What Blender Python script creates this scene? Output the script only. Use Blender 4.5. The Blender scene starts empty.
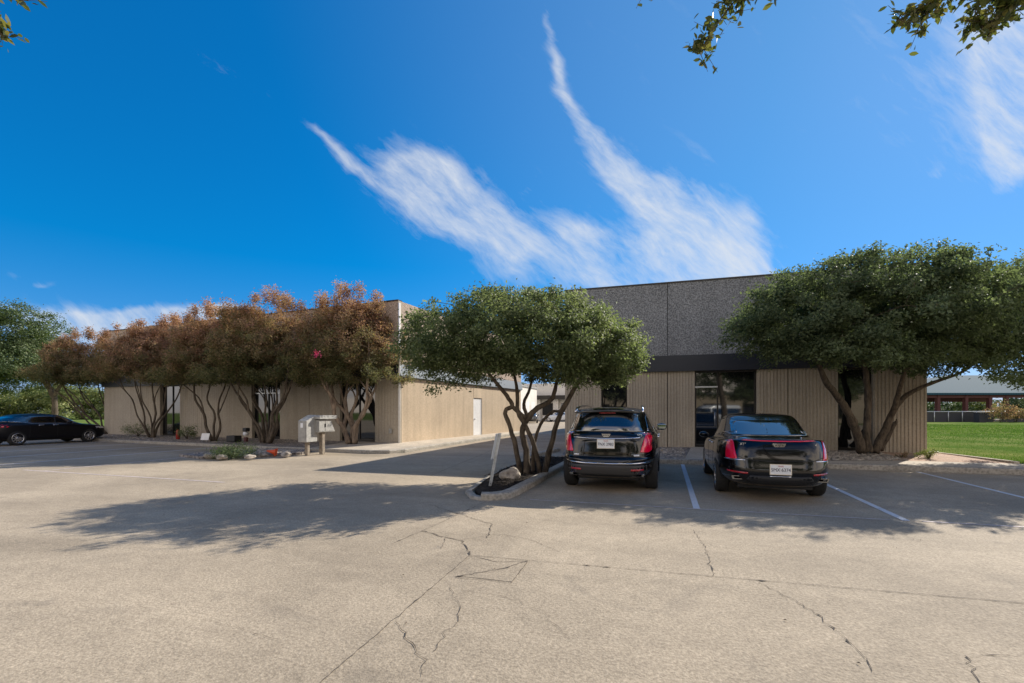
import bpy, math, random
import numpy as np
from mathutils import Vector, Matrix, Euler, geometry
from mathutils.bvhtree import BVHTree
PI = math.pi
R = math.radians
col = bpy.context.scene.collection
scene = bpy.context.scene

# ------------------------------------------------------------------ frame
# world: X along the right hand facade, Y away from the camera, camera at (0,0,HC), turned 17.7 degrees left
HC = 1.58
YAW = math.atan(153.5/480); CA, SA = math.cos(YAW), math.sin(YAW)
def cw(xc, Z, z=0.0):                 # point given as metres right / metres ahead of the viewer
    return Vector((xc*CA - Z*SA, xc*SA + Z*CA, z))
def at(px, py, Z):
    return cw((px-512)/480*Z, Z, HC-(py-411)/480*Z)

# ------------------------------------------------------------------ helpers
def tag(o, label=None, cat=None, group=None, kind=None):
    if label: o['label'] = label
    if cat: o['category'] = cat
    if group: o['group'] = group
    if kind: o['kind'] = kind
    return o
def empty(name, loc=(0,0,0), rz=0, label=None, cat=None, group=None):
    o = bpy.data.objects.new(name, None); col.objects.link(o)
    o.location = loc; o.rotation_euler = (0,0,rz); o.empty_display_size = .2
    return tag(o, label, cat, group)
def copy_tree(o, parent=None):
    c = o.copy(); col.objects.link(c)
    if parent: c.parent = parent
    for ch in list(o.children): copy_tree(ch, c)
    return c
class MB:
    def __init__(s): s.v=[]; s.f=[]; s.sm=[]
    def add(s, v, f, smooth=False):
        n=len(s.v); s.v += [tuple(p) for p in v]; s.f += [tuple(i+n for i in q) for q in f]; s.sm += [smooth]*len(f); return s
    def box(s, x0,x1,y0,y1,z0,z1):
        v=[(x0,y0,z0),(x1,y0,z0),(x1,y1,z0),(x0,y1,z0),(x0,y0,z1),(x1,y0,z1),(x1,y1,z1),(x0,y1,z1)]
        return s.add(v,[(0,3,2,1),(4,5,6,7),(0,1,5,4),(1,2,6,5),(2,3,7,6),(3,0,4,7)])
    def prism(s, pts, z0, z1, smooth=False):      # pts: xy polygon ccw ; z1 can be list
        n=len(pts); z0s = z0 if isinstance(z0,(list,tuple)) else [z0]*n; z1s = z1 if isinstance(z1,(list,tuple)) else [z1]*n
        v=[(p[0],p[1],z0s[i]) for i,p in enumerate(pts)]+[(p[0],p[1],z1s[i]) for i,p in enumerate(pts)]
        f=[tuple(range(n-1,-1,-1)), tuple(range(n,2*n))]+[(i,(i+1)%n,n+(i+1)%n,n+i) for i in range(n)]
        return s.add(v,f,smooth)
    def sheet(s, pts):
        return s.add(pts,[tuple(range(len(pts)))])
    def tube(s, pts, rad, seg=7, cap=True, smooth=True):
        pts=[Vector(p) for p in pts]; n=len(pts); rad = rad if isinstance(rad,(list,tuple)) else [rad]*n
        v=[]; f=[]; up=Vector((0.13,0.27,0.95)); prev=None
        for i,p in enumerate(pts):
            d=(pts[min(i+1,n-1)]-pts[max(i-1,0)])
            if d.length<1e-9: d=Vector((0,0,1))
            d.normalize()
            a = prev if prev is not None else (up if abs(d.dot(up))<.9 else Vector((1,0,0)))
            a=(a-d*a.dot(d)); a.normalize(); prev=a; b=d.cross(a)
            for k in range(seg):
                t=2*PI*k/seg; v.append(p+(a*math.cos(t)+b*math.sin(t))*rad[i])
        for i in range(n-1):
            for k in range(seg):
                k2=(k+1)%seg; f.append((i*seg+k,i*seg+k2,(i+1)*seg+k2,(i+1)*seg+k))
        if cap: f.append(tuple(range(seg-1,-1,-1))); f.append(tuple(range((n-1)*seg,n*seg)))
        return s.add(v,f,smooth)
    def lathe(s, prof, seg=32, axis='X', c=(0,0,0), smooth=True, closed=False):   # prof: (axial, radius)
        v=[];f=[];n=len(prof)
        for a,r in prof:
            for k in range(seg):
                t=2*PI*k/seg; q=(a, r*math.cos(t), r*math.sin(t)) if axis=='X' else ((r*math.cos(t), a, r*math.sin(t)) if axis=='Y' else (r*math.cos(t), r*math.sin(t), a))
                v.append((q[0]+c[0],q[1]+c[1],q[2]+c[2]))
        for i in range(n-1+(1 if closed else 0)):
            j=(i+1)%n
            for k in range(seg):
                k2=(k+1)%seg; f.append((i*seg+k,i*seg+k2,j*seg+k2,j*seg+k))
        return s.add(v,f,smooth)
    def build(s, name, mat, parent=None, loc=None, bevel=0):
        me=bpy.data.meshes.new(name); me.from_pydata([tuple(p) for p in s.v],[],s.f); me.validate()
        if len(me.polygons)==len(s.sm): me.polygons.foreach_set('use_smooth', s.sm)
        if mat: me.materials.append(mat)
        o=bpy.data.objects.new(name,me); col.objects.link(o)
        if parent: o.parent=parent
        if loc: o.location=loc
        if bevel:
            m=o.modifiers.new('bevel','BEVEL'); m.width=bevel; m.segments=2; m.limit_method='ANGLE'
        return o

# ------------------------------------------------------------------ materials
class NT:
    def __init__(s, nt): s.t=nt; s.n=nt.nodes; s.l=nt.links
    def new(s, typ, **kw):
        n=s.n.new(typ)
        for k,v in kw.items():
            if k=='ins':
                for i,val in v.items():
                    if hasattr(val,'links') or isinstance(val, bpy.types.NodeSocket): s.l.new(val, n.inputs[i])
                    else: n.inputs[i].default_value=val
            else: setattr(n,k,v)
        return n
    def math(s, op, a, b=0.0, c=0.0, clamp=False):
        n=s.new('ShaderNodeMath', operation=op, use_clamp=clamp, ins={0:a,1:b,2:c}); return n.outputs[0]
    def vmath(s, op, a, b=(0,0,0)):
        n=s.new('ShaderNodeVectorMath', operation=op, ins={0:a,1:b})
        return n.outputs['Value'] if op in ('DOT_PRODUCT','LENGTH','DISTANCE') else n.outputs[0]
    def mix(s, fac, a, b, typ='MIX'):
        n=s.new('ShaderNodeMix', data_type='RGBA', blend_type=typ)
        for k,val in ((0,fac),(6,a),(7,b)):
            if isinstance(val, bpy.types.NodeSocket): s.l.new(val,n.inputs[k])
            else: n.inputs[k].default_value = val if k==0 else tuple(val)+((1,) if len(val)==3 else ())
        return n.outputs[2]
    def noise(s, scale, detail=4, rough=.55, vec=None, dist=0.0, out='Fac'):
        n=s.new('ShaderNodeTexNoise', ins={'Scale':scale,'Detail':detail,'Roughness':rough,'Distortion':dist})
        if vec is not None: s.l.new(vec,n.inputs['Vector'])
        return n.outputs[out]
    def ramp(s, fac, lo, hi, a=0.0, b=1.0, smooth=False):
        n=s.new('ShaderNodeMapRange', clamp=True, interpolation_type='SMOOTHSTEP' if smooth else 'LINEAR', ins={'Value':fac,'From Min':lo,'From Max':hi,'To Min':a,'To Max':b}); return n.outputs[0]
def mat(name, base=(.5,.5,.5), rough=.6, metal=0.0, spec=.5, build=None, coat=0.0, emit=None):
    m=bpy.data.materials.new(name); m.use_nodes=True; t=NT(m.node_tree)
    b=m.node_tree.nodes['Principled BSDF']
    b.inputs['Base Color'].default_value=tuple(base)+(1,); b.inputs['Roughness'].default_value=rough; b.inputs['Metallic'].default_value=metal
    b.inputs['Specular IOR Level'].default_value=spec; b.inputs['Coat Weight'].default_value=coat; b.inputs['Coat Roughness'].default_value=.03
    if emit: b.inputs['Emission Color'].default_value=tuple(emit[:3])+(1,); b.inputs['Emission Strength'].default_value=emit[3]
    if build:
        r=build(t,b)
        if r is not None: t.l.new(r,b.inputs['Base Color'])
    return m
def objco(t): return t.new('ShaderNodeTexCoord').outputs['Object']
def bump(t,b,h,strength=.3,dist=.01):
    n=t.new('ShaderNodeBump', ins={'Strength':strength,'Distance':dist,'Height':h}); t.l.new(n.outputs[0], b.inputs['Normal'])

def speckle(c1,c2,scale,big=.6,bigamp=.25,bs=.3,bd=.01,stain=None):
    def f(t,b):
        co=objco(t); n=t.noise(scale,3,.7,co); v=t.new('ShaderNodeTexVoronoi', ins={'Scale':scale*.8,'Vector':co})
        k=t.math('MULTIPLY',v.outputs['Distance'],.6); k=t.math('ADD',k,t.math('MULTIPLY',n,.7))
        c=t.mix(t.ramp(k,.35,.85),c1,c2)
        g=t.noise(big,5,.6,co); m=t.ramp(g,.3,.7,1-bigamp,1+bigamp)
        c=t.mix(1.0,c,t.new('ShaderNodeCombineColor',ins={0:m,1:m,2:m}).outputs[0],'MULTIPLY')
        if stain:
            mp=t.new('ShaderNodeMapping',ins={'Vector':co,'Scale':stain}); g2=t.noise(1.0,4,.6,mp.outputs[0]); m2=t.ramp(g2,.45,.75,1.02,.84)
            c=t.mix(1.0,c,t.new('ShaderNodeCombineColor',ins={0:m2,1:m2,2:m2}).outputs[0],'MULTIPLY')
        bump(t,b,k,bs,bd); return c
    return f
def pave(t,b):
    co=objco(t)
    fine=t.noise(38,4,.75,co); mid=t.noise(7,5,.65,co); big=t.noise(.35,5,.6,co,.6); v=t.new('ShaderNodeTexVoronoi',ins={'Scale':70.0,'Vector':co}).outputs['Distance']
    c=t.mix(t.ramp(fine,.34,.66),(.265,.216,.155),(.51,.42,.308))
    c=t.mix(t.math('MULTIPLY',t.ramp(v,.05,.30,1,0),.5),c,(.13,.11,.085)); grit=t.noise(16,6,.85,co); c=t.mix(t.ramp(grit,.56,.70,0,.45),c,(.15,.125,.10))
    m=t.ramp(big,.32,.68,.76,1.14); m2=t.ramp(mid,.3,.7,.88,1.10); m=t.math('MULTIPLY',m,m2)
    # tyre polished lanes and oil drips: long soft stains running along the aisle
    mp=t.new('ShaderNodeMapping',ins={'Vector':co,'Scale':(.09,.7,1)}); st=t.noise(1.2,5,.65,mp.outputs[0],.4); m=t.math('MULTIPLY',m,t.ramp(st,.45,.72,1.04,.86))
    c=t.mix(1.0,c,t.new('ShaderNodeCombineColor',ins={0:m,1:m,2:m}).outputs[0],'MULTIPLY')
    sp=t.noise(1.7,3,.5,co); c=t.mix(t.ramp(sp,.69,.76,0,.30),c,(.10,.09,.08)); sm=t.noise(.8,7,.7,t.new('ShaderNodeMapping',ins={'Vector':co,'Location':(9,4,0)}).outputs[0],1.2); c=t.mix(t.ramp(sm,.56,.72,0,.38),c,(.17,.145,.115))
    bump(t,b,t.math('ADD',fine,t.math('MULTIPLY',v,.6)),.55,.006); return c
M={}
M['pave']=mat('lot_paving',rough=.9,spec=.25,build=pave)
def drivec(t,b):
    co=objco(t); fine=t.noise(30,4,.7,co); big=t.noise(.4,5,.6,co)
    c=t.mix(t.ramp(fine,.35,.65),(.15,.135,.12),(.33,.30,.26)); m=t.ramp(big,.3,.7,.85,1.1)
    c=t.mix(1.0,c,t.new('ShaderNodeCombineColor',ins={0:m,1:m,2:m}).outputs[0],'MULTIPLY'); bump(t,b,fine,.4,.005); return c
M['concrete']=mat('sidewalk_concrete',rough=.88,spec=.3,build=speckle((.34,.29,.225),(.52,.45,.36),25,1.2,.14,.25,.004))
M['kerb']=mat('kerb_concrete',rough=.88,spec=.3,build=speckle((.22,.20,.17),(.42,.38,.32),22,2.0,.2,.3,.004))
M['aggregate']=mat('exposed_aggregate_panel',rough=.85,spec=.3,build=speckle((.06,.065,.07),(.29,.30,.31),24,.5,.12,.9,.02,stain=(1.6,1.6,.25)))
M['aggregate_tan']=mat('tan_exposed_aggregate_panel',rough=.85,spec=.3,build=speckle((.17,.125,.095),(.58,.46,.36),26,.5,.12,.9,.02,stain=(1.6,1.6,.25)))
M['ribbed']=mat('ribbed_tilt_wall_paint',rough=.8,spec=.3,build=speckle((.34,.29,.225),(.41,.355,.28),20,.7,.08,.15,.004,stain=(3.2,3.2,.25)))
M['ribbed_lit']=mat('sunlit_tan_wall_paint',rough=.8,spec=.3,build=speckle((.46,.36,.25),(.55,.435,.305),16,.6,.10,.15,.004,stain=(2.6,2.6,.2)))  # ribbed wall paint again, lighter and warmer to carry the sun in its colour
M['band']=mat('dark_metal_band',(.012,.016,.026),.42,.0,.5)
M['bronze']=mat('bronze_anodised_frame',(.03,.027,.025),.35,.6)
M['alu']=mat('brushed_aluminium',(.55,.56,.58),.35,.9)
M['glass']=mat('tinted_reflective_glass',(.008,.009,.011),.03,0,1.0,coat=.6)
M['core']=mat('dark_interior',(.02,.02,.02),.9)
M['roofing']=mat('flat_roofing',rough=.9,build=speckle((.25,.25,.25),(.35,.35,.34),8))
M['whitepaint']=mat('white_paint',rough=.45,build=speckle((.72,.71,.69),(.8,.79,.77),8,1,.06,.1,.002))
def linepaint(t,b):
    co=objco(t); n=t.noise(28,4,.8,co); n2=t.noise(3,3,.6,co)
    k=t.math('ADD',t.math('MULTIPLY',n,.7),t.math('MULTIPLY',n2,.3)); return t.mix(t.ramp(k,.52,.66),(.62,.63,.65),(.34,.31,.27))
M['line']=mat('worn_white_line_paint',rough=.8,build=linepaint)
M['faint']=mat('faded_line_paint',rough=.85,build=speckle((.37,.32,.28),(.56,.47,.44),20,2,.2,.1,.002))
M['crack']=mat('crack_filler_dark',(.07,.057,.045),.95)
M['patch']=mat('patched_concrete',rough=.9,spec=.3,build=speckle((.27,.23,.17),(.50,.42,.315),30,1.5,.15,.3,.004))
M['mulch']=mat('black_mulch',rough=1,spec=.1,build=speckle((.006,.005,.005),(.045,.036,.03),18,2,.3,1,.04))
M['bedgravel']=mat('grey_bed_gravel',rough=.95,spec=.2,build=speckle((.07,.06,.055),(.34,.30,.27),11,2,.2,1,.05))
M['pinkgravel']=mat('decomposed_pink_granite',rough=.95,spec=.2,build=speckle((.30,.20,.14),(.52,.37,.28),26,1.2,.16,.6,.02))
M['rock']=mat('limestone_boulder',rough=.9,build=speckle((.15,.125,.10),(.46,.40,.33),9,3,.35,1,.05))
def lawnf(t,b):
    co=objco(t); n=t.noise(5,5,.7,co); n2=t.noise(.25,4,.6,co); c=t.mix(t.ramp(n,.3,.7),(.055,.105,.022),(.12,.19,.045)); c=t.mix(t.ramp(n2,.42,.62,0,.6),c,(.24,.25,.09)); bump(t,b,n,1,.05); return c
M['lawn']=mat('lawn_turf',rough=1,spec=.0,build=lawnf)
def attr_leaf(name, stops, rough=.45, trans=.3, spec=.5):
    m=bpy.data.materials.new(name); m.use_nodes=True; t=NT(m.node_tree); b=m.node_tree.nodes['Principled BSDF']
    a=t.new('ShaderNodeAttribute', attribute_name='tint'); r=t.new('ShaderNodeValToRGB'); t.l.new(a.outputs['Fac'], r.inputs[0])
    e=r.color_ramp.elements
    while len(e)<len(stops): e.new(.5)
    for i,(p,c) in enumerate(stops): e[i].position=p; e[i].color=tuple(c)+(1,)
    t.l.new(r.outputs[0], b.inputs['Base Color']); b.inputs['Roughness'].default_value=rough; b.inputs['Specular IOR Level'].default_value=spec
    tr=t.new('ShaderNodeBsdfTranslucent'); br=t.mix(1.0,r.outputs[0],(1.4,1.5,.9),'MULTIPLY'); t.l.new(br,tr.inputs[0])
    mx=t.new('ShaderNodeMixShader',ins={0:trans}); t.l.new(b.outputs[0],mx.inputs[1]); t.l.new(tr.outputs[0],mx.inputs[2])
    t.l.new(mx.outputs[0], m.node_tree.nodes['Material Output'].inputs[0]); return m
M['oakleaf']=attr_leaf('glossy_evergreen_leaf',[(0,(.065,.088,.045)),(.5,(.15,.18,.09)),(.85,(.245,.27,.15)),(1,(.36,.37,.24))],.55,.48,.15)
M['bigleaf']=attr_leaf('dark_live_oak_leaf',[(0,(.058,.08,.045)),(.5,(.12,.15,.082)),(.9,(.19,.225,.125)),(1,(.26,.28,.18))],.6,.45,.12)
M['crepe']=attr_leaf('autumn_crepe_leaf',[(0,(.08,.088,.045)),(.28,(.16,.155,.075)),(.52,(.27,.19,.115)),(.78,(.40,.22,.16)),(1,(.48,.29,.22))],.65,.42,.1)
M['farleaf']=attr_leaf('far_tree_leaf',[(0,(.05,.085,.03)),(.6,(.10,.14,.05)),(1,(.17,.20,.08))],.55,.25,.35)
M['yellowleaf']=attr_leaf('yellowing_hedge_leaf',[(0,(.09,.13,.04)),(.6,(.22,.25,.08)),(1,(.38,.36,.14))],.55,.3,.35)
M['nearleaf']=attr_leaf('overhanging_oak_leaf',[(0,(.045,.06,.018)),(.6,(.10,.115,.03)),(1,(.20,.17,.05))],.4,.4,.5)
M['grassblade']=attr_leaf('grass_blade',[(0,(.06,.125,.026)),(.7,(.12,.20,.045)),(1,(.21,.24,.08))],.9,.3,.0)
M['pinkflower']=attr_leaf('pink_blossom',[(0,(.6,.05,.16)),(1,(.8,.12,.3))],.6,.3,.2)
def bark(c1,c2,sc=6):
    def f(t,b):
        co=objco(t); mp=t.new('ShaderNodeMapping',ins={'Vector':co,'Scale':(1,1,.25)}); n=t.noise(sc*2.5,5,.7,mp.outputs[0]); n2=t.noise(sc*.4,3,.6,co)
        c=t.mix(t.ramp(t.math('ADD',t.math('MULTIPLY',n,.65),t.math('MULTIPLY',n2,.35)),.38,.62),c1,c2); bump(t,b,n,.8,.02); return c
    return f
M['bark']=mat('grey_brown_bark',rough=.9,spec=.2,build=bark((.045,.035,.027),(.16,.125,.09)))
M['smoothbark']=mat('peeling_tan_bark',rough=.75,spec=.25,build=bark((.10,.07,.05),(.34,.26,.19),4))
M['black']=mat('black_car_paint',(.003,.003,.004),.12,0,.6,coat=1.0)
M['blackmatte']=mat('black_plastic_trim',(.012,.012,.013),.55)
M['greyplastic']=mat('grey_bumper_plastic',(.045,.042,.04),.5)
M['carglass']=mat('dark_privacy_glass',(.006,.007,.009),.02,0,.9,coat=1.0)
M['tyre']=mat('tyre_rubber',rough=.85,build=speckle((.012,.012,.012),(.022,.021,.02),30,3,.1,.3,.003))
M['alloy']=mat('alloy_wheel',(.55,.55,.57),.25,.9)
M['chrome']=mat('chrome_trim',(.8,.8,.82),.08,1)
M['darkchrome']=mat('dark_chrome',(.28,.28,.29),.2,1)
M['redlens']=mat('red_tail_lamp_lens',(.75,.004,.045),.12,0,.6,coat=1)
M['reddark']=mat('red_reflector',(.42,.006,.01),.2,0,.6,coat=1)
M['clearlens']=mat('clear_lamp_lens',(.7,.7,.72),.08,.2,.7,coat=1)
M['plate']=mat('plate_white',(.78,.79,.80),.4)
M['plateink']=mat('plate_ink',(.02,.025,.06),.5)
M['whitecar']=mat('white_car_paint',(.72,.73,.74),.2,0,.5,coat=1)
M['greycar']=mat('dark_grey_car_paint',(.05,.052,.055),.2,.3,.5,coat=1)
M['mailgrey']=mat('weathered_grey_metal',rough=.6,build=speckle((.27,.265,.245),(.37,.36,.335),12,2,.12,.15,.004))
M['wood']=mat('weathered_post_wood',rough=.85,build=speckle((.16,.13,.10),(.30,.25,.19),14,3,.2,.4,.01))
M['galv']=mat('galvanised_steel',rough=.45,metal=.5,build=speckle((.38,.40,.42),(.55,.57,.58),16,3,.15,.1,.003))
M['orange']=mat('orange_cone_plastic',(.75,.10,.025),.5)
M['red']=mat('red_paint',(.45,.03,.025),.5)
M['pvred']=mat('red_brown_post_paint',(.075,.018,.018),.7)
M['pvroof']=mat('blue_grey_metal_roof',rough=.85,metal=0,spec=.1,build=lambda t,b: t.mix(t.ramp(t.new('ShaderNodeTexWave',bands_direction='X',ins={'Scale':.9,'Vector':objco(t)}).outputs[1],.8,.95),(.03,.085,.12),(.02,.055,.08)))
M['pvsmooth']=mat('pale_standing_seam_roof',(.12,.21,.33),.8,0,.1)
M['darkclad']=mat('dark_screen_mesh',(.03,.032,.04),.7)
M['farwhite']=mat('white_stucco',rough=.8,build=speckle((.62,.58,.52),(.70,.66,.60),6,.4,.1,.1,.004))
M['tanstucco']=mat('tan_stucco',rough=.85,build=speckle((.33,.26,.18),(.44,.35,.25),6,.4,.1,.1,.004))
M['signgreen']=mat('pale_sign_face',(.62,.66,.68),.5)

M['carglass'].node_tree.nodes['Principled BSDF'].inputs['Coat IOR'].default_value=2.1
M['black'].node_tree.nodes['Principled BSDF'].inputs['Coat IOR'].default_value=1.45; M['black'].node_tree.nodes['Principled BSDF'].inputs['Specular IOR Level'].default_value=.3
# ------------------------------------------------------------------ world, sun, camera
SAZ, SEL = R(32.3), R(33.5)          # from +Y towards +X
sdir=Vector((math.sin(SAZ)*math.cos(SEL), math.cos(SAZ)*math.cos(SEL), math.sin(SEL)))
w=bpy.data.worlds.new('World'); scene.world=w; w.use_nodes=True
t=NT(w.node_tree); bg=w.node_tree.nodes['Background']; wo=w.node_tree.nodes['World Output']
sky=t.new('ShaderNodeTexSky', sky_type='NISHITA', sun_disc=False, sun_elevation=SEL, sun_rotation=SAZ, altitude=200, air_density=1.0, dust_density=.1, ozone_density=2.2)
hsv=t.new('ShaderNodeHueSaturation', ins={'Hue':.486,'Saturation':1.32,'Value':1.0,'Color':sky.outputs[0]})
d=t.new('ShaderNodeTexCoord').outputs['Generated']
df=t.vmath('DOT_PRODUCT',d,(-SA,CA,0)); dr=t.vmath('DOT_PRODUCT',d,(CA,SA,0)); sep=t.new('ShaderNodeSeparateXYZ'); t.l.new(d,sep.inputs[0])
dfc=t.math('MAXIMUM',df,.15); u=t.math('DIVIDE',dr,dfc); v=t.math('DIVIDE',sep.outputs[2],dfc)
uv=t.new('ShaderNodeCombineXYZ',ins={0:u,1:v,2:0.0}).outputs[0]
warp=t.new('ShaderNodeTexNoise',ins={'Scale':3.2,'Detail':4.0,'Roughness':.6,'Vector':uv}); wv=t.vmath('SUBTRACT',warp.outputs['Color'],(.5,.5,.5))
sc_=t.new('ShaderNodeVectorMath',operation='SCALE',ins={0:wv,3:.14}); uvw=t.vmath('ADD',uv,sc_.outputs[0]); sc2_=t.new('ShaderNodeVectorMath',operation='SCALE',ins={0:wv,3:.07}); uvs=t.vmath('ADD',uv,sc2_.outputs[0])
clouds=[ # px, py, half length px, half width px, angle (down to the right, deg), weight
 (322,138,26,5,52,.75),(352,170,34,9,35,.6),(402,178,44,26,22,.9),(440,190,48,34,30,.8),(455,208,66,32,33,1.0),(495,234,44,28,40,.9),(530,245,50,18,15,.40),(590,240,70,18,34,.75),(615,262,60,24,24,.8),
 (552,40,50,6,80,.8),(563,98,44,9,72,.6),(590,135,60,12,48,.6),(628,182,62,13,50,.8),(598,160,44,16,40,.3),(670,215,70,26,45,.9),(715,240,66,36,35,1.1),(700,262,80,22,10,.8),
 (745,225,26,16,60,.5),(640,285,120,20,5,.9),(95,316,100,13,3,1.9),(160,320,120,11,-4,1.2),(60,335,80,7,5,.5),(210,312,60,6,-10,.5),(1018,95,60,20,62,1.5),(1010,145,40,22,80,1.4),(1050,60,50,30,40,.8),(1060,90,90,80,30,1.0),(928,175,18,9,-30,.4),
 (535,184,15,7,-50,.4),(695,150,30,9,20,.3),(240,85,80,9,33,.30),(20,272,22,3,10,.3),(42,279,9,3,0,.6),(800,60,260,90,10,.10),(1040,40,150,110,0,.45)]
tot=None
for (px,py,hl,hw,an,wt) in clouds:
    mp=t.new('ShaderNodeMapping',vector_type='TEXTURE',ins={'Vector':uvw,'Location':((px-512)/480,(411-py)/480,0),'Rotation':(0,0,R(-an)),'Scale':(hl/480*1.3,hw/480*1.45,1)})
    ln=t.vmath('LENGTH',mp.outputs[0]); g=t.math('EXPONENT',t.math('MULTIPLY',t.math('MULTIPLY',ln,ln),-1.6)); g=t.math('MULTIPLY',g,wt)
    tot=g if tot is None else t.math('ADD',tot,g)
def streak(an,sx,sy,s,det=7,ro=.62,dist=.6):
    mp=t.new('ShaderNodeMapping',vector_type='TEXTURE',ins={'Vector':uvs,'Rotation':(0,0,R(-an)),'Scale':(1/sx,1/sy,1)}); return t.noise(s,det,ro,mp.outputs[0],dist)
s1=streak(46,1.0,4.0,3.6,9,.68,.3); s2=streak(34,1.4,4.5,7.5,9,.68,.25); s3=t.noise(5,8,.6,uvw)
st=t.math('ADD',t.math('MULTIPLY',s1,.5),t.math('ADD',t.math('MULTIPLY',s2,.3),t.math('MULTIPLY',s3,.2)))
tex=t.ramp(st,.39,.62,.0,1.5)
mk=t.math('MINIMUM',tot,1.15); thr=t.math('SUBTRACT',.66,t.math('MULTIPLY',mk,.21)); cl=t.math('SUBTRACT',st,thr); cl=t.ramp(cl,-.08,.23,0,.95)
cl=t.math('MULTIPLY',cl,t.math('POWER',t.ramp(tot,.0,1.0,0,1),.8))
front=t.ramp(df,.15,.3); cl=t.math('MULTIPLY',cl,front)
rear_fill=t.noise(2.2,7,.6,t.new('ShaderNodeMapping',ins={'Vector':d,'Scale':(1,1,2.5)}).outputs[0],.5); rear_fill=t.math('MULTIPLY',t.ramp(rear_fill,.34,.56,.15,1.0),t.ramp(df,.12,-.25)); rear_fill=t.math('MULTIPLY',rear_fill,t.ramp(sep.outputs[2],.75,.45))  # unseen warm cloud bank behind the viewer, added to fill the shaded facades
cl=t.math('MULTIPLY',cl,t.ramp(sep.outputs[2],.0,.06))
CLOUDC=(6.4,6.7,7.1)
gm=t.new('ShaderNodeGamma',ins={0:hsv.outputs[0],1:.72}).outputs[0]
sr=t.new('ShaderNodeSeparateColor',ins={0:gm}); bb_=t.math('MULTIPLY',sr.outputs[2],1.85)
rr_=t.math('MAXIMUM',t.math('SUBTRACT',sr.outputs[0],t.math('MULTIPLY',bb_,.15)),0.02)
skb=t.new('ShaderNodeCombineColor',ins={0:rr_,1:t.math('MULTIPLY',sr.outputs[1],1.02),2:bb_}).outputs[0]
aur=t.math('POWER',t.ramp(t.vmath('DOT_PRODUCT',d,tuple(sdir)),.45,1.0),1.6); skb=t.mix(t.math('MULTIPLY',aur,.24),skb,(4.4,6.0,7.3)); skyc=t.mix(cl,skb,CLOUDC); skyc=t.mix(rear_fill,skyc,(15.2,13.2,11.2))
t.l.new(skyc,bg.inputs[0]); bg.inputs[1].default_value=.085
sl=bpy.data.lights.new('sun','SUN'); sl.energy=4.9; sl.angle=R(.53); sl.color=(1,.93,.82)
so=bpy.data.objects.new('sun',sl); col.objects.link(so); so.rotation_euler=sdir.to_track_quat('Z','Y').to_euler(); so.location=(20,30,30)
cam=bpy.data.cameras.new('camera'); co_=bpy.data.objects.new('camera',cam); col.objects.link(co_)
co_.location=(0,0,HC); co_.rotation_euler=(R(90),0,YAW); cam.sensor_width=36; cam.lens=480/1024*36; cam.shift_y=69.5/1024; cam.clip_end=2000; cam.clip_start=.05
scene.camera=co_
scene.view_settings.view_transform='Standard'; scene.view_settings.look='None'; scene.view_settings.gamma=1; scene.view_settings.exposure=.5
scene.view_settings.use_curve_mapping=False
try: scene.cycles.use_adaptive_sampling=True; scene.cycles.use_denoising=True; scene.cycles.max_bounces=6; scene.cycles.transparent_max_bounces=4; scene.cycles.sample_clamp_indirect=4
except Exception: pass

# ------------------------------------------------------------------ ground, paving, kerbs
S=lambda o: tag(o,kind='structure')
S(MB().sheet([(-400,-300,-.03),(400,-300,-.03),(400,500,-.03),(-400,500,-.03)]).build('ground',M['lawn']))
S(MB().sheet([(-60,-26,0),(60,-26,0),(60,15.1,0),(-2.75,15.1,0),(-2.75,15.8,0),(-3.78,18.9,0),(-3.78,120,0),(-34,120,0),(-34,32,0),(-9.4,32,0),(-9.4,15.9,0),(-34,17.9,0),(-60,17.9,0)]).build('parking_lot_paving',M['pave']))
# right hand kerb and walk (rises towards the wall)
YK=15.12
def apron(name, quad, mat_, z_lo=-.05): # quad of (x,y,z)
    m=MB(); m.prism([q[:2] for q in quad], z_lo, [q[2] for q in quad]); return S(m.build(name,mat_))
def kerb_run(pts, w_=.16, h_=.15, name='kerb'):
    # pts along the face nearest to the paving, body to the left of travel direction, rounded nose
    prof=[(0,-.06),(0,h_-.035),(.012,h_-.01),(.035,h_),(w_,h_),(w_,-.06)]
    P=[Vector(p) for p in pts]; v=[]; f=[]; n=len(P)
    for i,p in enumerate(P):
        a=(P[i]-P[i-1]).normalized() if i>0 else (P[1]-P[0]).normalized(); b=(P[i+1]-P[i]).normalized() if i<n-1 else a
        nn=(a+b).normalized(); s_=Vector((-nn.y,nn.x)); k=1/max(.5,s_.dot(Vector((-a.y,a.x))))
        for (o_,z) in prof: q=p+s_*o_*k; v.append((q.x,q.y,z))
    m=len(prof)
    for i in range(n-1):
        for j in range(m-1): f.append((i*m+j,(i+1)*m+j,(i+1)*m+j+1,i*m+j+1))
    f.append(tuple(range(m))); f.append(tuple(range(n*m-1,(n-1)*m-1,-1)))
    return S(MB().add(v,[tuple(reversed(q)) for q in f]).build(name,M['kerb']))
kerb_run([(60,YK),(-2.62,YK)][::-1],.18,.15)
apron('sidewalk',[(0.55,YK+.18,.147),(3.6,YK+.18,.147),(3.1,18.72,.27),(.9,18.72,.27)],M['concrete'])
apron('sidewalk',[(3.6,YK+.18,.147),(60,YK+.18,.147),(60,16.35,.17),(6.2,16.35,.17),(4.9,16.0,.165),(4.1,15.6,.155)],M['concrete'])
apron('gravel_bed',[(3.6,YK+.183,.140),(4.1,15.6,.150),(4.9,16.0,.158),(6.2,16.35,.165),(6.5,18.72,.25),(3.1,18.72,.25)],M['bedgravel'])
apron('granite_bed',[(6.2,16.355,.16),(8.9,16.355,.165),(8.35,19.4,.22),(8.0,19.4,.22),(6.5,18.72,.25)],M['pinkgravel'])
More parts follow.
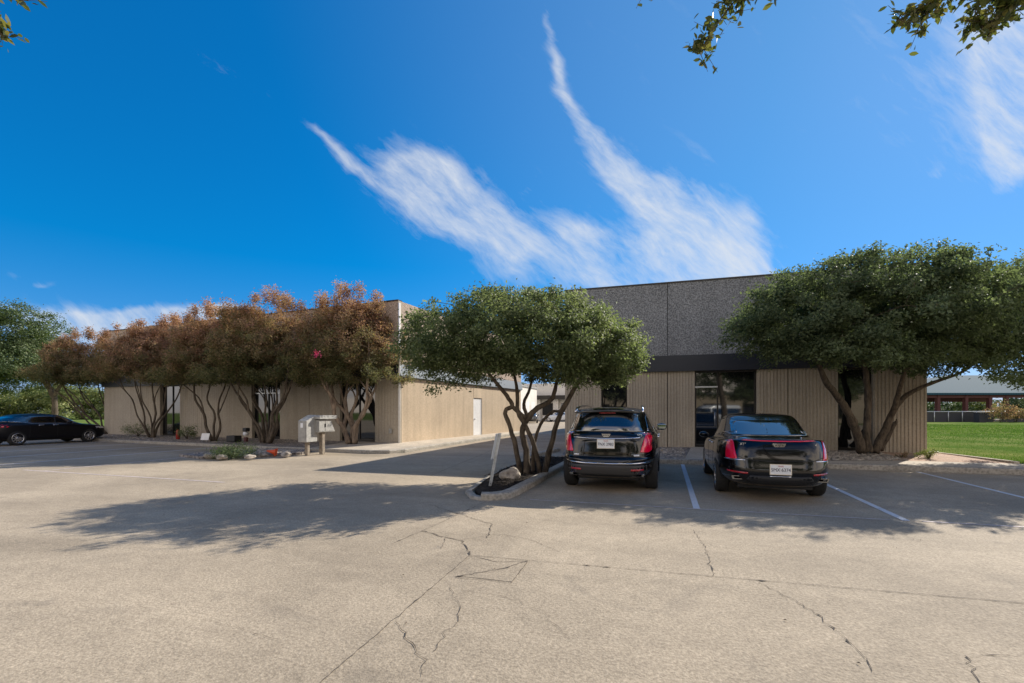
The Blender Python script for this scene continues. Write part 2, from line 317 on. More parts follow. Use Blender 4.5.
apron('gravel_bed',[(-3.2,YK+.18,.14),(.55,YK+.18,.14),(.9,18.72,.25),(-3.7,18.72,.25)],M['bedgravel'])
S(MB().prism([(8.9,16.36),(9.02,16.36),(8.5,19.6),(8.38,19.6)],-.05,.23).build('lawn_edging_kerb',M['concrete']))
S(MB().prism([(9.03,16.352),(90,16.352),(90,120),(-2,120),(-2,49),(8.0,49),(8.2,19.7),(8.52,19.7)],-.05,[.16,.16,.16,.16,.16,.16,.2,.2]).build('lawn',M['lawn']))
# island
kerb_run([(-2.62,YK),(-2.62,8.6),(-2.66,8.25),(-2.85,7.98),(-3.1,7.9)][::-1],.21,.12)
isl=[(-2.84,YK-.02),(-2.84,8.6),(-2.89,8.3),(-3.02,8.13),(-3.2,8.1),(-3.5,8.6),(-3.72,9.6),(-3.95,11.5),(-4.0,YK-.02)][::-1]
S(MB().prism(isl,-.05,[.11,.10,.08,.06,.06,.09,.10,.11,.11]).build('mulch_bed',M['mulch']))
kerb_run([(-4.12,YK),(-4.07,11.5),(-3.84,9.6),(-3.62,8.6),(-3.3,8.02),(-3.1,7.9)][::-1][::-1][::-1] if False else [(-3.1,7.9),(-3.35,8.0),(-3.66,8.5),(-3.86,9.6),(-4.1,11.5),(-4.16,YK)][::-1],.12,.06)
kerb_run([(-4.2,YK+.05),(-4.2,15.9),(-3.95,18.6)],.14,.13,'kerb')
# left hand apron
CL=Vector((-10.9,18.1)); UL=Vector((-.9962,.0871)); VL=Vector((.0871,.9962))
def LF(s_,d_): q=CL+UL*s_+VL*d_; return (q.x,q.y)
kerb_run([(-9.5,32),(-9.45,16.2),(-9.7,15.5),(-10.4,15.25),(-15.3,15.7),(-34,18.0)][::-1],.16,.13)
a1=[(-9.62,32),(-9.6,16.3),(-9.8,15.68),(-10.4,15.43),(-13.6,15.72)]
apron('sidewalk',[(-9.66,32,.13),LF(0,13.9)+(.2,),LF(0,0)+(.22,),(-10.4,15.43,.13),(-9.8,15.68,.13),(-9.62,16.3,.13)],M['concrete'])
apron('sidewalk',[(-10.4,15.42,.13),LF(0,0)+(.22,),LF(2.6,0)+(.22,),(-13.4,15.70,.13)],M['concrete'])
apron('gravel_bed',[(-13.4,15.69,.128),LF(2.6,0)+(.22,),LF(21.3,0)+(.22,),(-33.5,18.1,.128)],M['bedgravel'])
# small planted island on the left
S(MB().prism([(-12.5,14.2),(-13.1,15.35),(-15.0,15.55),(-16.2,13.6),(-16.0,12.3),(-14.6,11.9),(-13.2,12.6)],-.05,.09).build('rock_bed',M['bedgravel']))

# painted lines and joints (4 mm sheets)
def strip(name,p,q,w_,z,mt):
    p=Vector(p);q=Vector(q); d_=(q-p).normalized(); s_=Vector((-d_.y,d_.x))*w_/2
    return S(MB().sheet([(*(p+s_),z),(*(p-s_),z),(*(q-s_),z),(*(q+s_),z)][::-1]).build(name,mt))
for x in (.48,3.3,6.22,9.1,12.0): strip('parking_line',(x,8.3),(x,YK-.05),.10,.004,M['line'])
strip('parking_line',(3.5,8.33),(14,8.42),.07,.004,M['faint'])
strip('parking_line',(-2.3,8.25),(3.1,8.3),.05,.004,M['faint'])
for i,x in enumerate((-15.6,-18.55,-21.5,-24.45,-27.4,-30.35)): strip('parking_line',(x,8.3),(x,15.5+.133*(-15.3-x)),.10,.004,M['line'] if i else M['faint'])
strip('parking_line',(-16.4,8.26),(-9.3,8.18),.08,.004,M['faint'])
rng=random.Random(5)
def crack(pts,w_=.02,jit=.05,name='pavement_crack',step=.05,mt='crack'):
    P=[Vector(p) for p in pts]; out=[]
    for a,b in zip(P[:-1],P[1:]):
        n=max(1,int((b-a).length/step))
        for i in range(n): out.append(a.lerp(b,i/n)+Vector((rng.gauss(0,jit*.2),rng.gauss(0,jit*.2)))+Vector((math.sin(len(out)*.9+7*a.x),math.cos(len(out)*.7+5*a.y)))*jit*.12)
    out.append(P[-1]); v=[];f=[]
    for i,p in enumerate(out):
        d_=(out[min(i+1,len(out)-1)]-out[max(0,i-1)]); d_.normalize(); s_=Vector((-d_.y,d_.x))*w_*.20*(.3+(3.4 if rng.random()<.08 else 1.0)*rng.random())
        v+= [(p.x+s_.x,p.y+s_.y,.006),(p.x-s_.x,p.y-s_.y,.006)]
    f=[(2*i,2*i+1,2*i+3,2*i+2) for i in range(len(out)-1)]
    return S(MB().add(v,f).build(name,M[mt]))
crack([(-2.04,4.86),(0,4.93),(3,5.04),(9,5.2),(22,5.5)],.022,.012,'expansion_joint')
crack([(-1.8,.4),(-1.91,2.3),(-2.04,4.86)],.016,.02,'expansion_joint')
crack([(-3.09,5.0),(-3.02,6.2),(-2.98,7.8)],.014,.012,'expansion_joint')
def gp(px,py):
    Z=480*HC/(py-411); q=cw((px-512)/480*Z,Z); return (q.x,q.y)
def gcrack(pp,w_,j=.05): crack([gp(*p) for p in pp],w_,j)
gcrack([(430,505),(478,520),(492,524),(489,535),(487,538)],.025)
gcrack([(422,531),(447,538),(462,541),(470,555)],.032)
gcrack([(447,536),(441,549)],.016); gcrack([(489,535),(505,535),(530,540),(560,552)],.012,.04)
gcrack([(455,577),(480,573),(510,567),(528,561)],.022); gcrack([(470,556),(495,562),(528,562)],.02,.02)
gcrack([(455,578),(485,580),(511,583),(528,562)],.016,.01)
gcrack([(450,587),(459,605),(460,612),(455,624),(440,640),(433,652)],.012); gcrack([(397,622),(408,640),(424,660),(422,676)],.017)
gcrack([(459,590),(490,594),(520,602),(545,615),(570,640)],.007)
gcrack([(693,530),(706,548),(713,576)],.016); gcrack([(757,582),(800,603),(830,625),(850,645),(862,656),(872,672)],.014)
gcrack([(968,658),(974,672),(980,683)],.014); gcrack([(968,658),(1000,655),(1010,656)],.008)
gcrack([(210,620),(250,632),(280,640)],.006); gcrack([(430,470+6),(500,447),(560,437)],.03,.01)
S(MB().sheet([(*gp(*p),.003) for p in ((457,576),(512,582),(527,563),(475,557))][::-1]).build('patched_paving',M['pave']))
# scattered dry leaves on the paving
lm=MB(); r2=random.Random(9)
for i in range(70):
    x=r2.uniform(-9,8); y=r2.uniform(2.2,13); s_=r2.uniform(.008,.018); a=r2.uniform(0,6.28); c,s2=math.cos(a)*s_,math.sin(a)*s_; z=.007
    lm.add([(x-c,y-s2,z),(x+s2*.5,y-c*.5,z+.006),(x+c,y+s2,z+.004),(x-s2*.5,y+c*.5,z+.008)],[(0,1,2,3)])
tag(lm.build('fallen_leaves',mat('dry_leaf',(.10,.06,.03),.8)),'tiny dry brown leaves scattered over the tan paving','leaves',kind='stuff')

# ------------------------------------------------------------------ buildings
def ribs(m, x0,x1,z0,z1, y=0.0, pitch=.105, dep=.022, axis='x'):
    n=max(1,round((x1-x0)/pitch)); p=(x1-x0)/n; pts=[]
    for i in range(n):
        a=x0+i*p; pts += [(a,0),(a+p*.22,0),(a+p*.36,dep),(a+p*.86,dep)]
        if i<n: pts.append((a+p*.999,0))
    pts.append((x1,0))
    v=[]; f=[]
    for (a,d_) in pts:
        for z in (z0,z1): v.append((a,y-d_,z) if axis=='x' else (y+d_,a,z))
    for i in range(len(pts)-1): f.append((2*i,2*i+2,2*i+3,2*i+1) if axis=='x' else (2*i,2*i+2,2*i+3,2*i+1))
    m.add(v,f)
    # top edge closing strip back to the wall
    tv=[]; 
    for (a,d_) in (pts[0],pts[-1]):
        tv += [(a,y,z1),(a,y+.06,z1)] if axis=='x' else [(a and y,a,z1),(y-.06,a,z1)]
    m.add(tv,[(0,2,3,1)])
def glazing(parent, x0,x1,z0,z1,y, mull=(), trans=(), door=None, sill=.10):
    wn=MB(); t_=.055
    for a,b,c,d_ in [(x0,x1,z0,z0+sill),(x0,x1,z1-t_,z1),(x0,x0+t_,z0+sill,z1-t_),(x1-t_,x1,z0+sill,z1-t_)]: wn.box(a,b,y-.03,y+.05,c,d_)
    xs=[x0+t_]+[q for q in mull]+[x1-t_]
    for q in mull: wn.box(q-.025,q+.025,y-.028,y+.05,z0+sill,z1-t_)
    fr=wn.build('window',M['bronze'],parent)
    MB().box(x0+t_,x1-t_,y+.012,y+.02,z0+sill,z1-t_).build('pane',M['glass'],fr)
    for (a,b,z) in trans: MB().box(a,b,y-.04,y+.01,z-.025,z+.025).build('transom_bar',M['alu'],fr)
    return fr
def building(root, W, D, H, z0, segs, band, joints, mats, side_segs=None, side=1, pitch=.105):
    """local frame: facade y=0 from x=0..W, walls go back to y=D. segs: (x0,x1,'rib'|'glass',extra)"""
    bz0,bz1=band
    MB().box(.35,W-.35,.35,D-.35,z0-.2,H-.45).build('wall_core',M['core'],root)
    MB().box(.2,W-.2,.2,D-.2,H-.45,H-.3).build('roof',M['roofing'],root)
    cuts=[0]+list(joints)+[W]
    for a,b in zip(cuts[:-1],cuts[1:]): MB().box(a+.01,b-.01,-.03,.2,bz1,H).build('aggregate_panel',mats[0],root)
    [MB().box(q-.06,q+.06,.203,.25,bz1,H-.002).build('joint_backing',M['core'],root) for q in joints]
    MB().box(-.02,W+.02,-.06,.26,H,H+.05).build('parapet_cap',M['bronze'],root)
    bd=MB(); bd.prism([(-.02,-.14),(W+.02,-.14),(W+.02,.2),(-.02,.2)],bz0,bz1-.003); bd.build('metal_band',M['band'],root)
    for sg in segs:
        a,b,k=sg[:3]
        if k=='rib':
            js=[q for q in joints if a+.05<q<b-.05]; cs=[a]+js+[b]
            for i,(p,q) in enumerate(zip(cs[:-1],cs[1:])):
                p2=p+(.012 if i>0 else 0); q2=q-(.012 if i<len(cs)-2 else 0)
                m=MB(); m.box(p2,q2,.002,.22,z0-.25,bz0-.002); ribs(m,p2,q2,z0-.2,bz0-.003,0,pitch,.022 if pitch<.12 else .008); m.build('ribbed_panel',mats[1],root)
        else:
            kw=sg[3] if len(sg)>3 else {}
            glazing(root,a,b,z0,bz0-.004,.18,**kw)
            MB().box(a,b,.0,.26,z0-.2,z0-.002).build('threshold',M['kerb'],root)
    # other walls
    for nm,(xa,xb) in (('a',(0,.2)),('b',(W-.2,W))):
        vis = (nm=='b' and side==1)
        if not vis:
            MB().box(xa,xb,.21,D,z0-.25,bz0).box(xa,xb,.21,D,bz1,H-.001).build('side_wall',mats[1],root); MB().box(xa+.01,xb-.01,.26,D,bz0,bz1).build('side_band',M['band'],root)
    MB().box(.2,W-.2,D-.2,D,z0-.25,H-.001).build('rear_wall',mats[1],root)

# right office building
rb=empty('office_building',(-3.78,18.7,0),0,'single storey office of grey aggregate panels over ribbed tan walls behind the two parked cars','building')
o=3.78
segsR=[(0,-2.37+o,'rib'),(-2.37+o,-1.39+o,'glass',{}),(-1.39+o,1.02+o,'rib'),
 (1.02+o,3.06+o,'glass',dict(mull=(1.80+o,),trans=((1.02+o,1.80+o,2.46),))),(3.06+o,5.52+o,'rib'),(5.52+o,6.52+o,'glass',{}),(6.52+o,7.98+o,'rib')]
building(rb,11.76,32,6.3,.25,segsR,(3.04,3.62),(.07+o,4.03+o),(M['aggregate'],M['ribbed']),side=0)
MB().tube([(1.70+o,.10,1.05),(1.70+o,.10,1.55)],.016,8).build('door_handle',M['alu'],rb)
# left office building (turned five degrees), facade runs from x=-21.2 to 0
WL=21.2
lb=empty('office_building',(CL.x+UL.x*WL,CL.y+UL.y*WL,0),R(-5),'long tan office with brown aggregate parapet behind the row of crepe myrtles','building')
X=lambda s_: WL-s_
segsL=[(0,X(15.98),'rib'),(X(15.98),X(14.28),'glass',dict(mull=((X(15.98)+X(14.28))/2,))),(X(14.28),X(8.79),'rib'),(X(8.79),X(6.89),'glass',dict(mull=((X(8.79)+X(6.89))/2,),trans=((X(8.79),X(6.89),2.46),))),
 (X(6.89),X(3.19),'rib'),(X(3.19),X(1.23),'glass',dict(mull=((X(3.19)+X(1.23))/2,))),(X(1.23),WL-.001,'rib')]
building(lb,WL,14.2,6.3,.22,segsL,(3.0,3.6),(X(17.5),X(12.5),X(5.0)),(M['aggregate_tan'],M['ribbed']),side=1,pitch=.16)
# its sunlit side wall with the white service door
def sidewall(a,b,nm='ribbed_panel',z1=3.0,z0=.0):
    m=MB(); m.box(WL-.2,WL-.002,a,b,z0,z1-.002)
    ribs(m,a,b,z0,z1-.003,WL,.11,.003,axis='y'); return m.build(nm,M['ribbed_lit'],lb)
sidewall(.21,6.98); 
MB().box(WL-.2,WL+.01,7.0,8.05,2.32,2.997).build('door_header',M['ribbed_lit'],lb)
dr_=MB().box(WL-.1,WL-.04,7.04,8.01,.16,2.31).build('door',M['whitepaint'],lb); MB().box(WL-.04,WL+.0,7.12,7.22,1.1,1.16).tube([(WL+.0,7.17,1.13),(WL+.05,7.17,1.13)],.03,8).build('handle',M['alu'],dr_)
MB().box(WL-.12,WL-.02,7.0,7.04,.1,2.33).box(WL-.12,WL-.02,8.01,8.05,.1,2.33).build('door_frame',M['whitepaint'],lb)
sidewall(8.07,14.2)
MB().box(WL-.2,WL+.03,.21,6.9,3.6,6.3).build('aggregate_panel',M['aggregate_tan'],lb); MB().box(WL-.2,WL+.03,6.93,14.2,3.6,6.3).build('aggregate_panel',M['aggregate_tan'],lb)
bm_=MB(); bm_.add([(WL-.0,.0,3.0),(WL-.0,14.2,3.0),(WL+.14,14.2,3.06),(WL+.14,0,3.06),(WL+.03,14.2,3.597),(WL+.03,0,3.597)],[(0,3,2,1),(3,5,4,2)]); bm_.build('metal_band',mat('sunlit_grey_metal_band',(.12,.145,.17),.6,.2),lb)  # sunlit side of the dark band, its sheen put into a paler grey
MB().tube([(WL+.06,-.02,.14),(WL+.06,-.02,6.2)],.045,10).build('downspout',M['whitepaint'],lb)
MB().box(WL+.0,WL+.04,-.03,.2,.0,2.995).box(WL-.002,WL+.04,-.035,.2,3.61,6.3).build('corner_post',M['ribbed'],lb)
MB().box(X(.42),X(.30),-.10,-.02,.62,.82).build('hose_bib_box',M['mailgrey'],lb)

# far white warehouse across the end of the drive
fw=empty('warehouse',(-46,79,0),R(-2),'distant white warehouse with dark canopy openings seen at the end of the drive','building')
MB().box(0,62,.4,20,0,6.2).build('wall',M['farwhite'],fw)
MB().box(0,62,-1.2,.38,3.5,4.15).build('canopy',M['bronze'],fw)
for i in range(20): MB().box(.4+i*3.1,1.3+i*3.1,-.3,.39,0,3.5).build('pilaster',M['farwhite'],fw)
for i in range(19):
    if i%2: MB().box(1.6+i*3.1,3.2+i*3.1,.33,.395,.0,2.9).build('opening',M['glass'] if i%4==1 else M['whitepaint'],fw)
    else: MB().box(1.5+i*3.1,3.3+i*3.1,.33,.395,.9,2.9).build('opening',M['core'],fw)
fw2=empty('long_shed',(-30,58,0),0,'low tan shed with row of bay doors beyond the long office','building')
MB().box(0,11,0,14,0,5.0).build('wall',M['farwhite'],fw2); MB().box(-.15,11.15,-.15,14.15,5.0,5.15).build('roof',M['roofing'],fw2)
for i in range(4): MB().box(11.0,11.03,1+i*3.2,3.2+i*3.2,0,2.9).build('bay_door',M['whitepaint'],fw2)
# tan building behind the viewer, which the entrance glass mirrors
bb=empty('low_office',(-18,-34,0),0,'tan flat roofed office across the lot','building')
MB().box(0,46,-14,0,0,3.9).build('wall',M['tanstucco'],bb); MB().box(-.2,46.2,-14.2,.2,3.9,4.2).build('roof',M['roofing'],bb)
for i in range(9): MB().box(3+i*5,5.2+i*5,.0,.05,.6,2.6).build('window',M['glass'],bb)

# pavilion on the right
pv=empty('pavilion',*[(cw(37,58,0)),YAW*0+R(10)],'open sided sports pavilion with blue grey metal roof and dark red posts','pavilion')
pl=lambda xc,Z,z:(xc,Z,z)
pv.location=cw(0,0,0); pv.rotation_euler=(0,0,YAW)
Zp=66.0
PX=lambda px,Z=Zp:(px-512)/480*Z
PZ=lambda py,Z=Zp: HC-(py-411)/480*Z
ez=PZ(393)
v=[(PX(922),Zp,ez),(PX(1100),Zp,ez),(PX(1035),Zp+7,PZ(378,Zp+7)),(PX(998,Zp+7),Zp+7,PZ(379.5,Zp+7))]
r_=MB(); r_.add([(PX(900),Zp,ez),(PX(1120),Zp,ez),(PX(1110),Zp+9,ez+3.1),(PX(940)+9,Zp+9,ez+3.1),(PX(900),Zp+18,ez),(PX(1120),Zp+18,ez)],[(0,1,2,3),(3,2,5,4),(0,3,4),(1,5,2)]); r_.box(PX(900),PX(1120),Zp-.05,Zp+.1,ez-.25,ez+.02); r_.build('roof',M['pvroof'],pv)
Zq=88.0
r_=MB(); r_.add([(PX(890,Zq),Zq,PZ(394,Zq)),(PX(1120,Zq),Zq,PZ(392,Zq)),(PX(1120,Zq),Zq+14,PZ(375,Zq+14)),(PX(930,Zq),Zq+14,PZ(379,Zq+14))],[(0,1,2,3),(3,2,1,0)]); r_.build('rear_roof',M['pvsmooth'],pv)
for px in (941,969,993,1010,1033,1058): MB().box(PX(px)-.2,PX(px)+.2,Zp+.3,Zp+.8,0,ez-.2).build('post',M['pvred'],pv)
for px in (930,955,985,1005,1045,1080): MB().box(PX(px)-.2,PX(px)+.2,Zp+16.5,Zp+17,0,ez).build('post',M['pvred'],pv)
MB().box(PX(905),PX(1115),Zp+.35,Zp+.6,ez-.65,ez-.25).build('fascia_beam',M['pvred'],pv)
MB().box(PX(905),PX(1115),Zp+16.8,Zp+17.1,ez-.9,ez-.2).build('rear_beam',M['pvred'],pv)
MB().box(PX(905),PX(1115),Zp,Zp+17,-.1,.2).build('slab',M['concrete'],pv)
# fence in front of it
fe=empty('chain_fence',(0,0,0),YAW,'low dark screened fence with pale top rail in front of the pavilion','fence')
Zf=62.0
MB().box((905-512)/480*Zf,(994-512)/480*Zf,Zf,Zf+.05,.15,PZ(412.2,Zf)).box((1001-512)/480*Zf,(1120-512)/480*Zf,Zf,Zf+.05,.15,PZ(412.2,Zf)).build('screen',M['darkclad'],fe)
MB().tube([((905-512)/480*Zf,Zf-.03,PZ(411.6,Zf)),((1120-512)/480*Zf,Zf-.03,PZ(411.6,Zf))],.06,6).build('top_rail',M['galv'],fe)
for px in (920,934,948,962,976,1001,1015,1030,1050): MB().tube([((px-512)/480*Zf,Zf-.05,.1),((px-512)/480*Zf,Zf-.05,PZ(411,Zf))],.05,6).build('post',M['galv'],fe)
tb=empty('trash_bin',cw((980-512)/480*60,60,.15),YAW,'dark square bin standing by the screened fence','bin')
MB().prism([(-.45,-.4),(.45,-.4),(.45,.4),(-.45,.4)],0,1.1).build('body',M['darkclad'],tb,bevel=.04); MB().box(-.5,.5,-.45,.45,1.1,1.25).build('lid',M['darkclad'],tb,bevel=.03)

# ------------------------------------------------------------------ vegetation
def leaf_mesh(name, pos, size, aspect, mat_, parent, rs, tint=None, up=.5, nrm=None, shape='diamond', fold=.15):
    N=len(pos); pos=np.asarray(pos)
    n=rs.normal(size=(N,3)); n/=np.linalg.norm(n,axis=1,keepdims=True)
    if nrm is not None: n=n*1.0+nrm*up
    n[:,2]=np.abs(n[:,2])*1.0+.15
    n/=np.linalg.norm(n,axis=1,keepdims=True)
    a=rs.normal(size=(N,3)); a-=n*np.sum(a*n,axis=1,keepdims=True); a/=np.linalg.norm(a,axis=1,keepdims=True); b=np.cross(n,a)
    L=(size*(.7+.6*rs.random(N)))[:,None]; Wd=L*aspect
    if shape=='diamond':
        vs=[pos, pos+a*L*.5+b*Wd*.5+n*L*fold, pos+a*L, pos+a*L*.5-b*Wd*.5+n*L*fold]
    else:
        vs=[pos, pos+a*L*.3+b*Wd*.42+n*L*fold*.6, pos+a*L*.65+b*Wd*.45+n*L*fold, pos+a*L*.98, pos+a*L*.65-b*Wd*.45+n*L*fold, pos+a*L*.3-b*Wd*.42+n*L*fold*.6]
    k=len(vs); V=np.stack(vs,axis=1).reshape(-1,3).astype(np.float32)
    me=bpy.data.meshes.new(name); me.vertices.add(N*k); me.vertices.foreach_set('co',V.ravel()); me.loops.add(N*k); me.loops.foreach_set('vertex_index',np.arange(N*k,dtype=np.int32))
    me.polygons.add(N); me.polygons.foreach_set('loop_start',np.arange(0,N*k,k,dtype=np.int32)); me.polygons.foreach_set('loop_total',np.full(N,k,dtype=np.int32))
    me.update()
    at_=me.attributes.new('tint','FLOAT','POINT'); tt=tint if tint is not None else rs.random(N); at_.data.foreach_set('value',np.repeat(np.clip(tt,0,1),k).astype(np.float32))
    me.materials.append(mat_); o=bpy.data.objects.new(name,me); col.objects.link(o)
    if parent: o.parent=parent
    return o
WOB=[1.0]
def clump_centres(ells, n, rs, shell=.45, flat=.35):
    """ells: (cx,cy,cz,rx,ry,rz)"""
    E=np.array(ells,float); vol=E[:,3]*E[:,4]*E[:,5]; idx=rs.choice(len(E),n*3,p=vol/vol.sum())
    d_=rs.normal(size=(n*3,3)); d_/=np.linalg.norm(d_,axis=1,keepdims=True); r=rs.random(n*3)**shell
    d_[:,2]=np.where(d_[:,2]<0,d_[:,2]*(1-flat),d_[:,2])
    ph=rs.random(12)*6.28
    wob=1+WOB[0]*.17*np.sin(d_[:,0]*5+ph[0]+idx*1.7)*np.sin(d_[:,1]*5+ph[1])+WOB[0]*.13*np.sin(d_[:,0]*9+ph[2])*np.sin(d_[:,2]*8+ph[3]+idx)+.10*np.sin(d_[:,1]*14+ph[4])*np.sin(d_[:,0]*13+ph[5])
    P=E[idx,:3]+d_*(r*wob)[:,None]*E[idx,3:6]
    gap=np.sin(P[:,0]*3.1+ph[6])*np.sin(P[:,1]*2.7+ph[7])*np.sin(P[:,2]*4.3+ph[8]); E_keep=(gap<(.42 if WOB[0]>.8 else .62))
    # drop most of those buried deep inside another lobe
    inside=np.zeros(len(P))
    for e in E: inside=np.maximum(inside,1-np.linalg.norm((P-e[:3])/e[3:6],axis=1))
    keep=(rs.random(len(P))> np.clip(inside*1.6-.25,0,.85))&E_keep
    return P[keep][:n]
def crown(name, ells, n, cr, per, size, asp, mat_, parent, seed, tintf=None, shell=.45, zsq=.65, flat=.35, up=.7, extra=None):
    rs=np.random.RandomState(seed); C=clump_centres(ells,n,rs,shell,flat)
    if extra is not None: C=np.vstack([C,extra])
    rad=cr*(.55+.9*rs.random(len(C))); k=np.maximum(6,(per*(rad/cr)**2)).astype(int)
    ids=np.repeat(np.arange(len(C)),k); d_=rs.normal(size=(len(ids),3)); d_/=np.linalg.norm(d_,axis=1,keepdims=True)
    rr=rs.random(len(ids))**.65*np.where(rs.random(len(ids))<.06,1.6,1.0); off=d_*rr[:,None]*rad[ids][:,None]*np.array([1,1,zsq]); P=C[ids]+off
    cen=np.array([np.average([e[0] for e in ells]),np.average([e[1] for e in ells]),np.average([e[2] for e in ells])])
    out=P-cen; out/=np.linalg.norm(out,axis=1,keepdims=True)+1e-6
    ct=rs.random(len(C)); tint=.35*ct[ids]+.5*rs.random(len(ids))+.08
    if tintf is not None: tint=tintf(P,tint,rs,ct[ids])
    leaf_mesh('crown',P,size,asp,mat_,parent,rs,tint,up,out); return C
def limbs(m, stems, targets, seed, r_end=.008, seg=6):
    """stems: list of (points, radii); then grow a branch from the nearest node to each target"""
    rs=random.Random(seed); nodes=[]
    for pts,rad in stems:
        pts=[Vector(p) for p in pts]; q=[];rr=[]
        n=len(pts)
        for i in range(n-1):
            p0=pts[max(i-1,0)];p1=pts[i];p2=pts[i+1];p3=pts[min(i+2,n-1)]
            for k in range(4):
                s_=k/4; c=.5*((2*p1)+(p2-p0)*s_+(2*p0-5*p1+4*p2-p3)*s_*s_+(3*p1-p0-3*p2+p3)*s_**3)
                q.append(c+Vector((rs.gauss(0,1),rs.gauss(0,1),0))*rad[i]*.10); rr.append((rad[i]*(1-s_)+rad[i+1]*s_)*(1+rs.uniform(-.06,.06)))
        q.append(pts[-1]);rr.append(rad[-1]); m.tube(q,rr,9)
        st=len(q)//2
        nodes += [(q[i],rr[i]) for i in range(st,len(q))]
    tg=[Vector(t_) for t_ in targets]; base=nodes[0][0]
    tg.sort(key=lambda p:min((p-nd[0]).length for nd in nodes[:60]))
    for t_ in tg:
        bi=min(range(len(nodes)),key=lambda i:(t_-nodes[i][0]).length*(1.0 if nodes[i][0].z<t_.z+.1 else 1.8)+ (0.25 if nodes[i][1]<.014 else 0))
        p,r=nodes[bi]; d_=t_-p; L=d_.length
        if L<.12: continue
        r0=min(r*.62,.012+L*.016); n=max(3,int(L/.25)+2); pts=[];rad=[]
        bow=Vector((rs.gauss(0,.1),rs.gauss(0,.1),rs.uniform(.02,.14)))*L
        for i in range(n):
            s_=i/(n-1); pts.append(p+d_*s_+bow*math.sin(PI*s_)+Vector((rs.gauss(0,1),rs.gauss(0,1),rs.gauss(0,1)))*.018*(0<i<n-1)); rad.append(r0*(1-s_)+r_end*s_)
        m.tube(pts,rad,5,cap=False)
        nodes += list(zip(pts[1:],rad[1:]))
def tree(name,label,cat,base,stems,ells,n,cr,per,size,asp,leafm,barkm,seed,group=None,tintf=None,nbranch=90,**kw):
    b=Vector(base); root=empty(name,b,0,label,cat,group)
    L=[(e[0]-b.x,e[1]-b.y,e[2]-b.z,e[3],e[4],e[5]) for e in ells]
    C=crown('crown',L,n,cr,per,size,asp,leafm,root,seed,tintf,**kw)
    m=MB(); rs=random.Random(seed+1); idx=list(range(len(C))); rs.shuffle(idx)
    limbs(m,[([Vector(p)-b for p in pts],rad) for pts,rad in stems],[C[i] for i in idx[:nbranch]],seed)
    m.build('trunk',barkm,root); return root
def E(px,py,Z,rx,ry,rz): p=at(px,py,Z); return (p.x,p.y,p.z,rx,ry,rz)
# island tree
def T(Z,pts,j=0): return [at(px,py,Z+dz) for px,py,dz in pts]
Zi=11.35
stI=[(T(Zi,[(521,476,0),(515,446,-.1),(509,424,-.1),(505,411,-.15),(512,406,-.1),(507,396,-.2),(497,384,-.4),(480,362,-.8)]),[0.074,0.058,0.055,0.048,0.055,0.048,0.043,0.023]),
 (T(Zi,[(527,478,-.05),(526,450,0),(522,432,.05),(528,418,0),(538,408,.1),(551,400,.2),(556,386,.3),(562,360,.5)]),[0.094,0.076,0.069,0.074,0.066,0.056,0.047,0.023]),
 (T(Zi,[(540,476,.1),(536,452,0),(527,428,-.05),(518,412,-.1),(517,392,.1),(513,365,.3)]),[0.066,0.055,0.053,0.048,0.043,0.023]),
 (T(Zi,[(544,476,.15),(551,445,.2),(558,420,.25),(566,404,.2),(575,388,.1),(588,368,-.1),(604,345,-.2)]),[0.082,0.069,0.062,0.061,0.053,0.043,0.023]),
 (T(Zi,[(533,476,.25),(534,445,.4),(541,424,.45),(552,412,.5),(560,411,.4),(566,404,.22)]),[0.055,0.043,0.039,0.036,0.035,0.031]),
 (T(Zi,[(528,418,0),(524,404,.2),(530,388,.4),(535,365,.6)]),[0.047,0.043,0.035,0.020]),
 (T(Zi,[(512,406,-.1),(527,420,0)]),[0.047,0.055])]
elI=[E(520,340,Zi,2.3,2.2,1.1),E(462,347,Zi-.2,1.35,1.4,.85),E(585,350,Zi,1.3,1.4,.95),E(530,322,Zi+.2,1.6,1.5,.8),E(440,335,Zi,.85,.9,.7),E(608,352,Zi-.3,.8,.9,.8),E(495,318,Zi,1.2,1.1,.6),E(570,322,Zi,1.0,1.0,.65),E(545,362,Zi-.6,1.3,1.0,.5),E(480,362,Zi-.2,1.5,1.3,.45),E(600,362,Zi,1.1,1.1,.5),E(430,350,Zi,.8,.8,.6),E(455,368,Zi,1.0,.9,.3),E(520,372,Zi,1.6,1.3,.32),E(575,372,Zi,1.4,1.2,.4),E(615,366,Zi-.2,.7,.8,.45),E(470,377,Zi,.9,.9,.25),E(590,380,Zi-.2,.8,.9,.25)]
exI=np.array([list(at(px,py,Zi+dz)-Vector(cw((533-512)/480*Zi,Zi,.1))) for px,py,dz in ((432,390,0),(437,380,0),(440,372,0),(425,362,0),(470,375,0),(412,345,0),(416,330,0),(636,360,0),(632,372,-.2),(620,382,-.2),(600,385,0),(640,340,0),(585,382,-.3),(560,375,-.5))])
WOB[0]=.6
tree('evergreen_tree','round crowned evergreen with crossed twisting stems growing in the black mulch island','tree',cw((533-512)/480*Zi,Zi,.1),stI,elI,980,.24,88,.072,.5,M['oakleaf'],M['bark'],11,nbranch=150,extra=exI)
WOB[0]=1.0
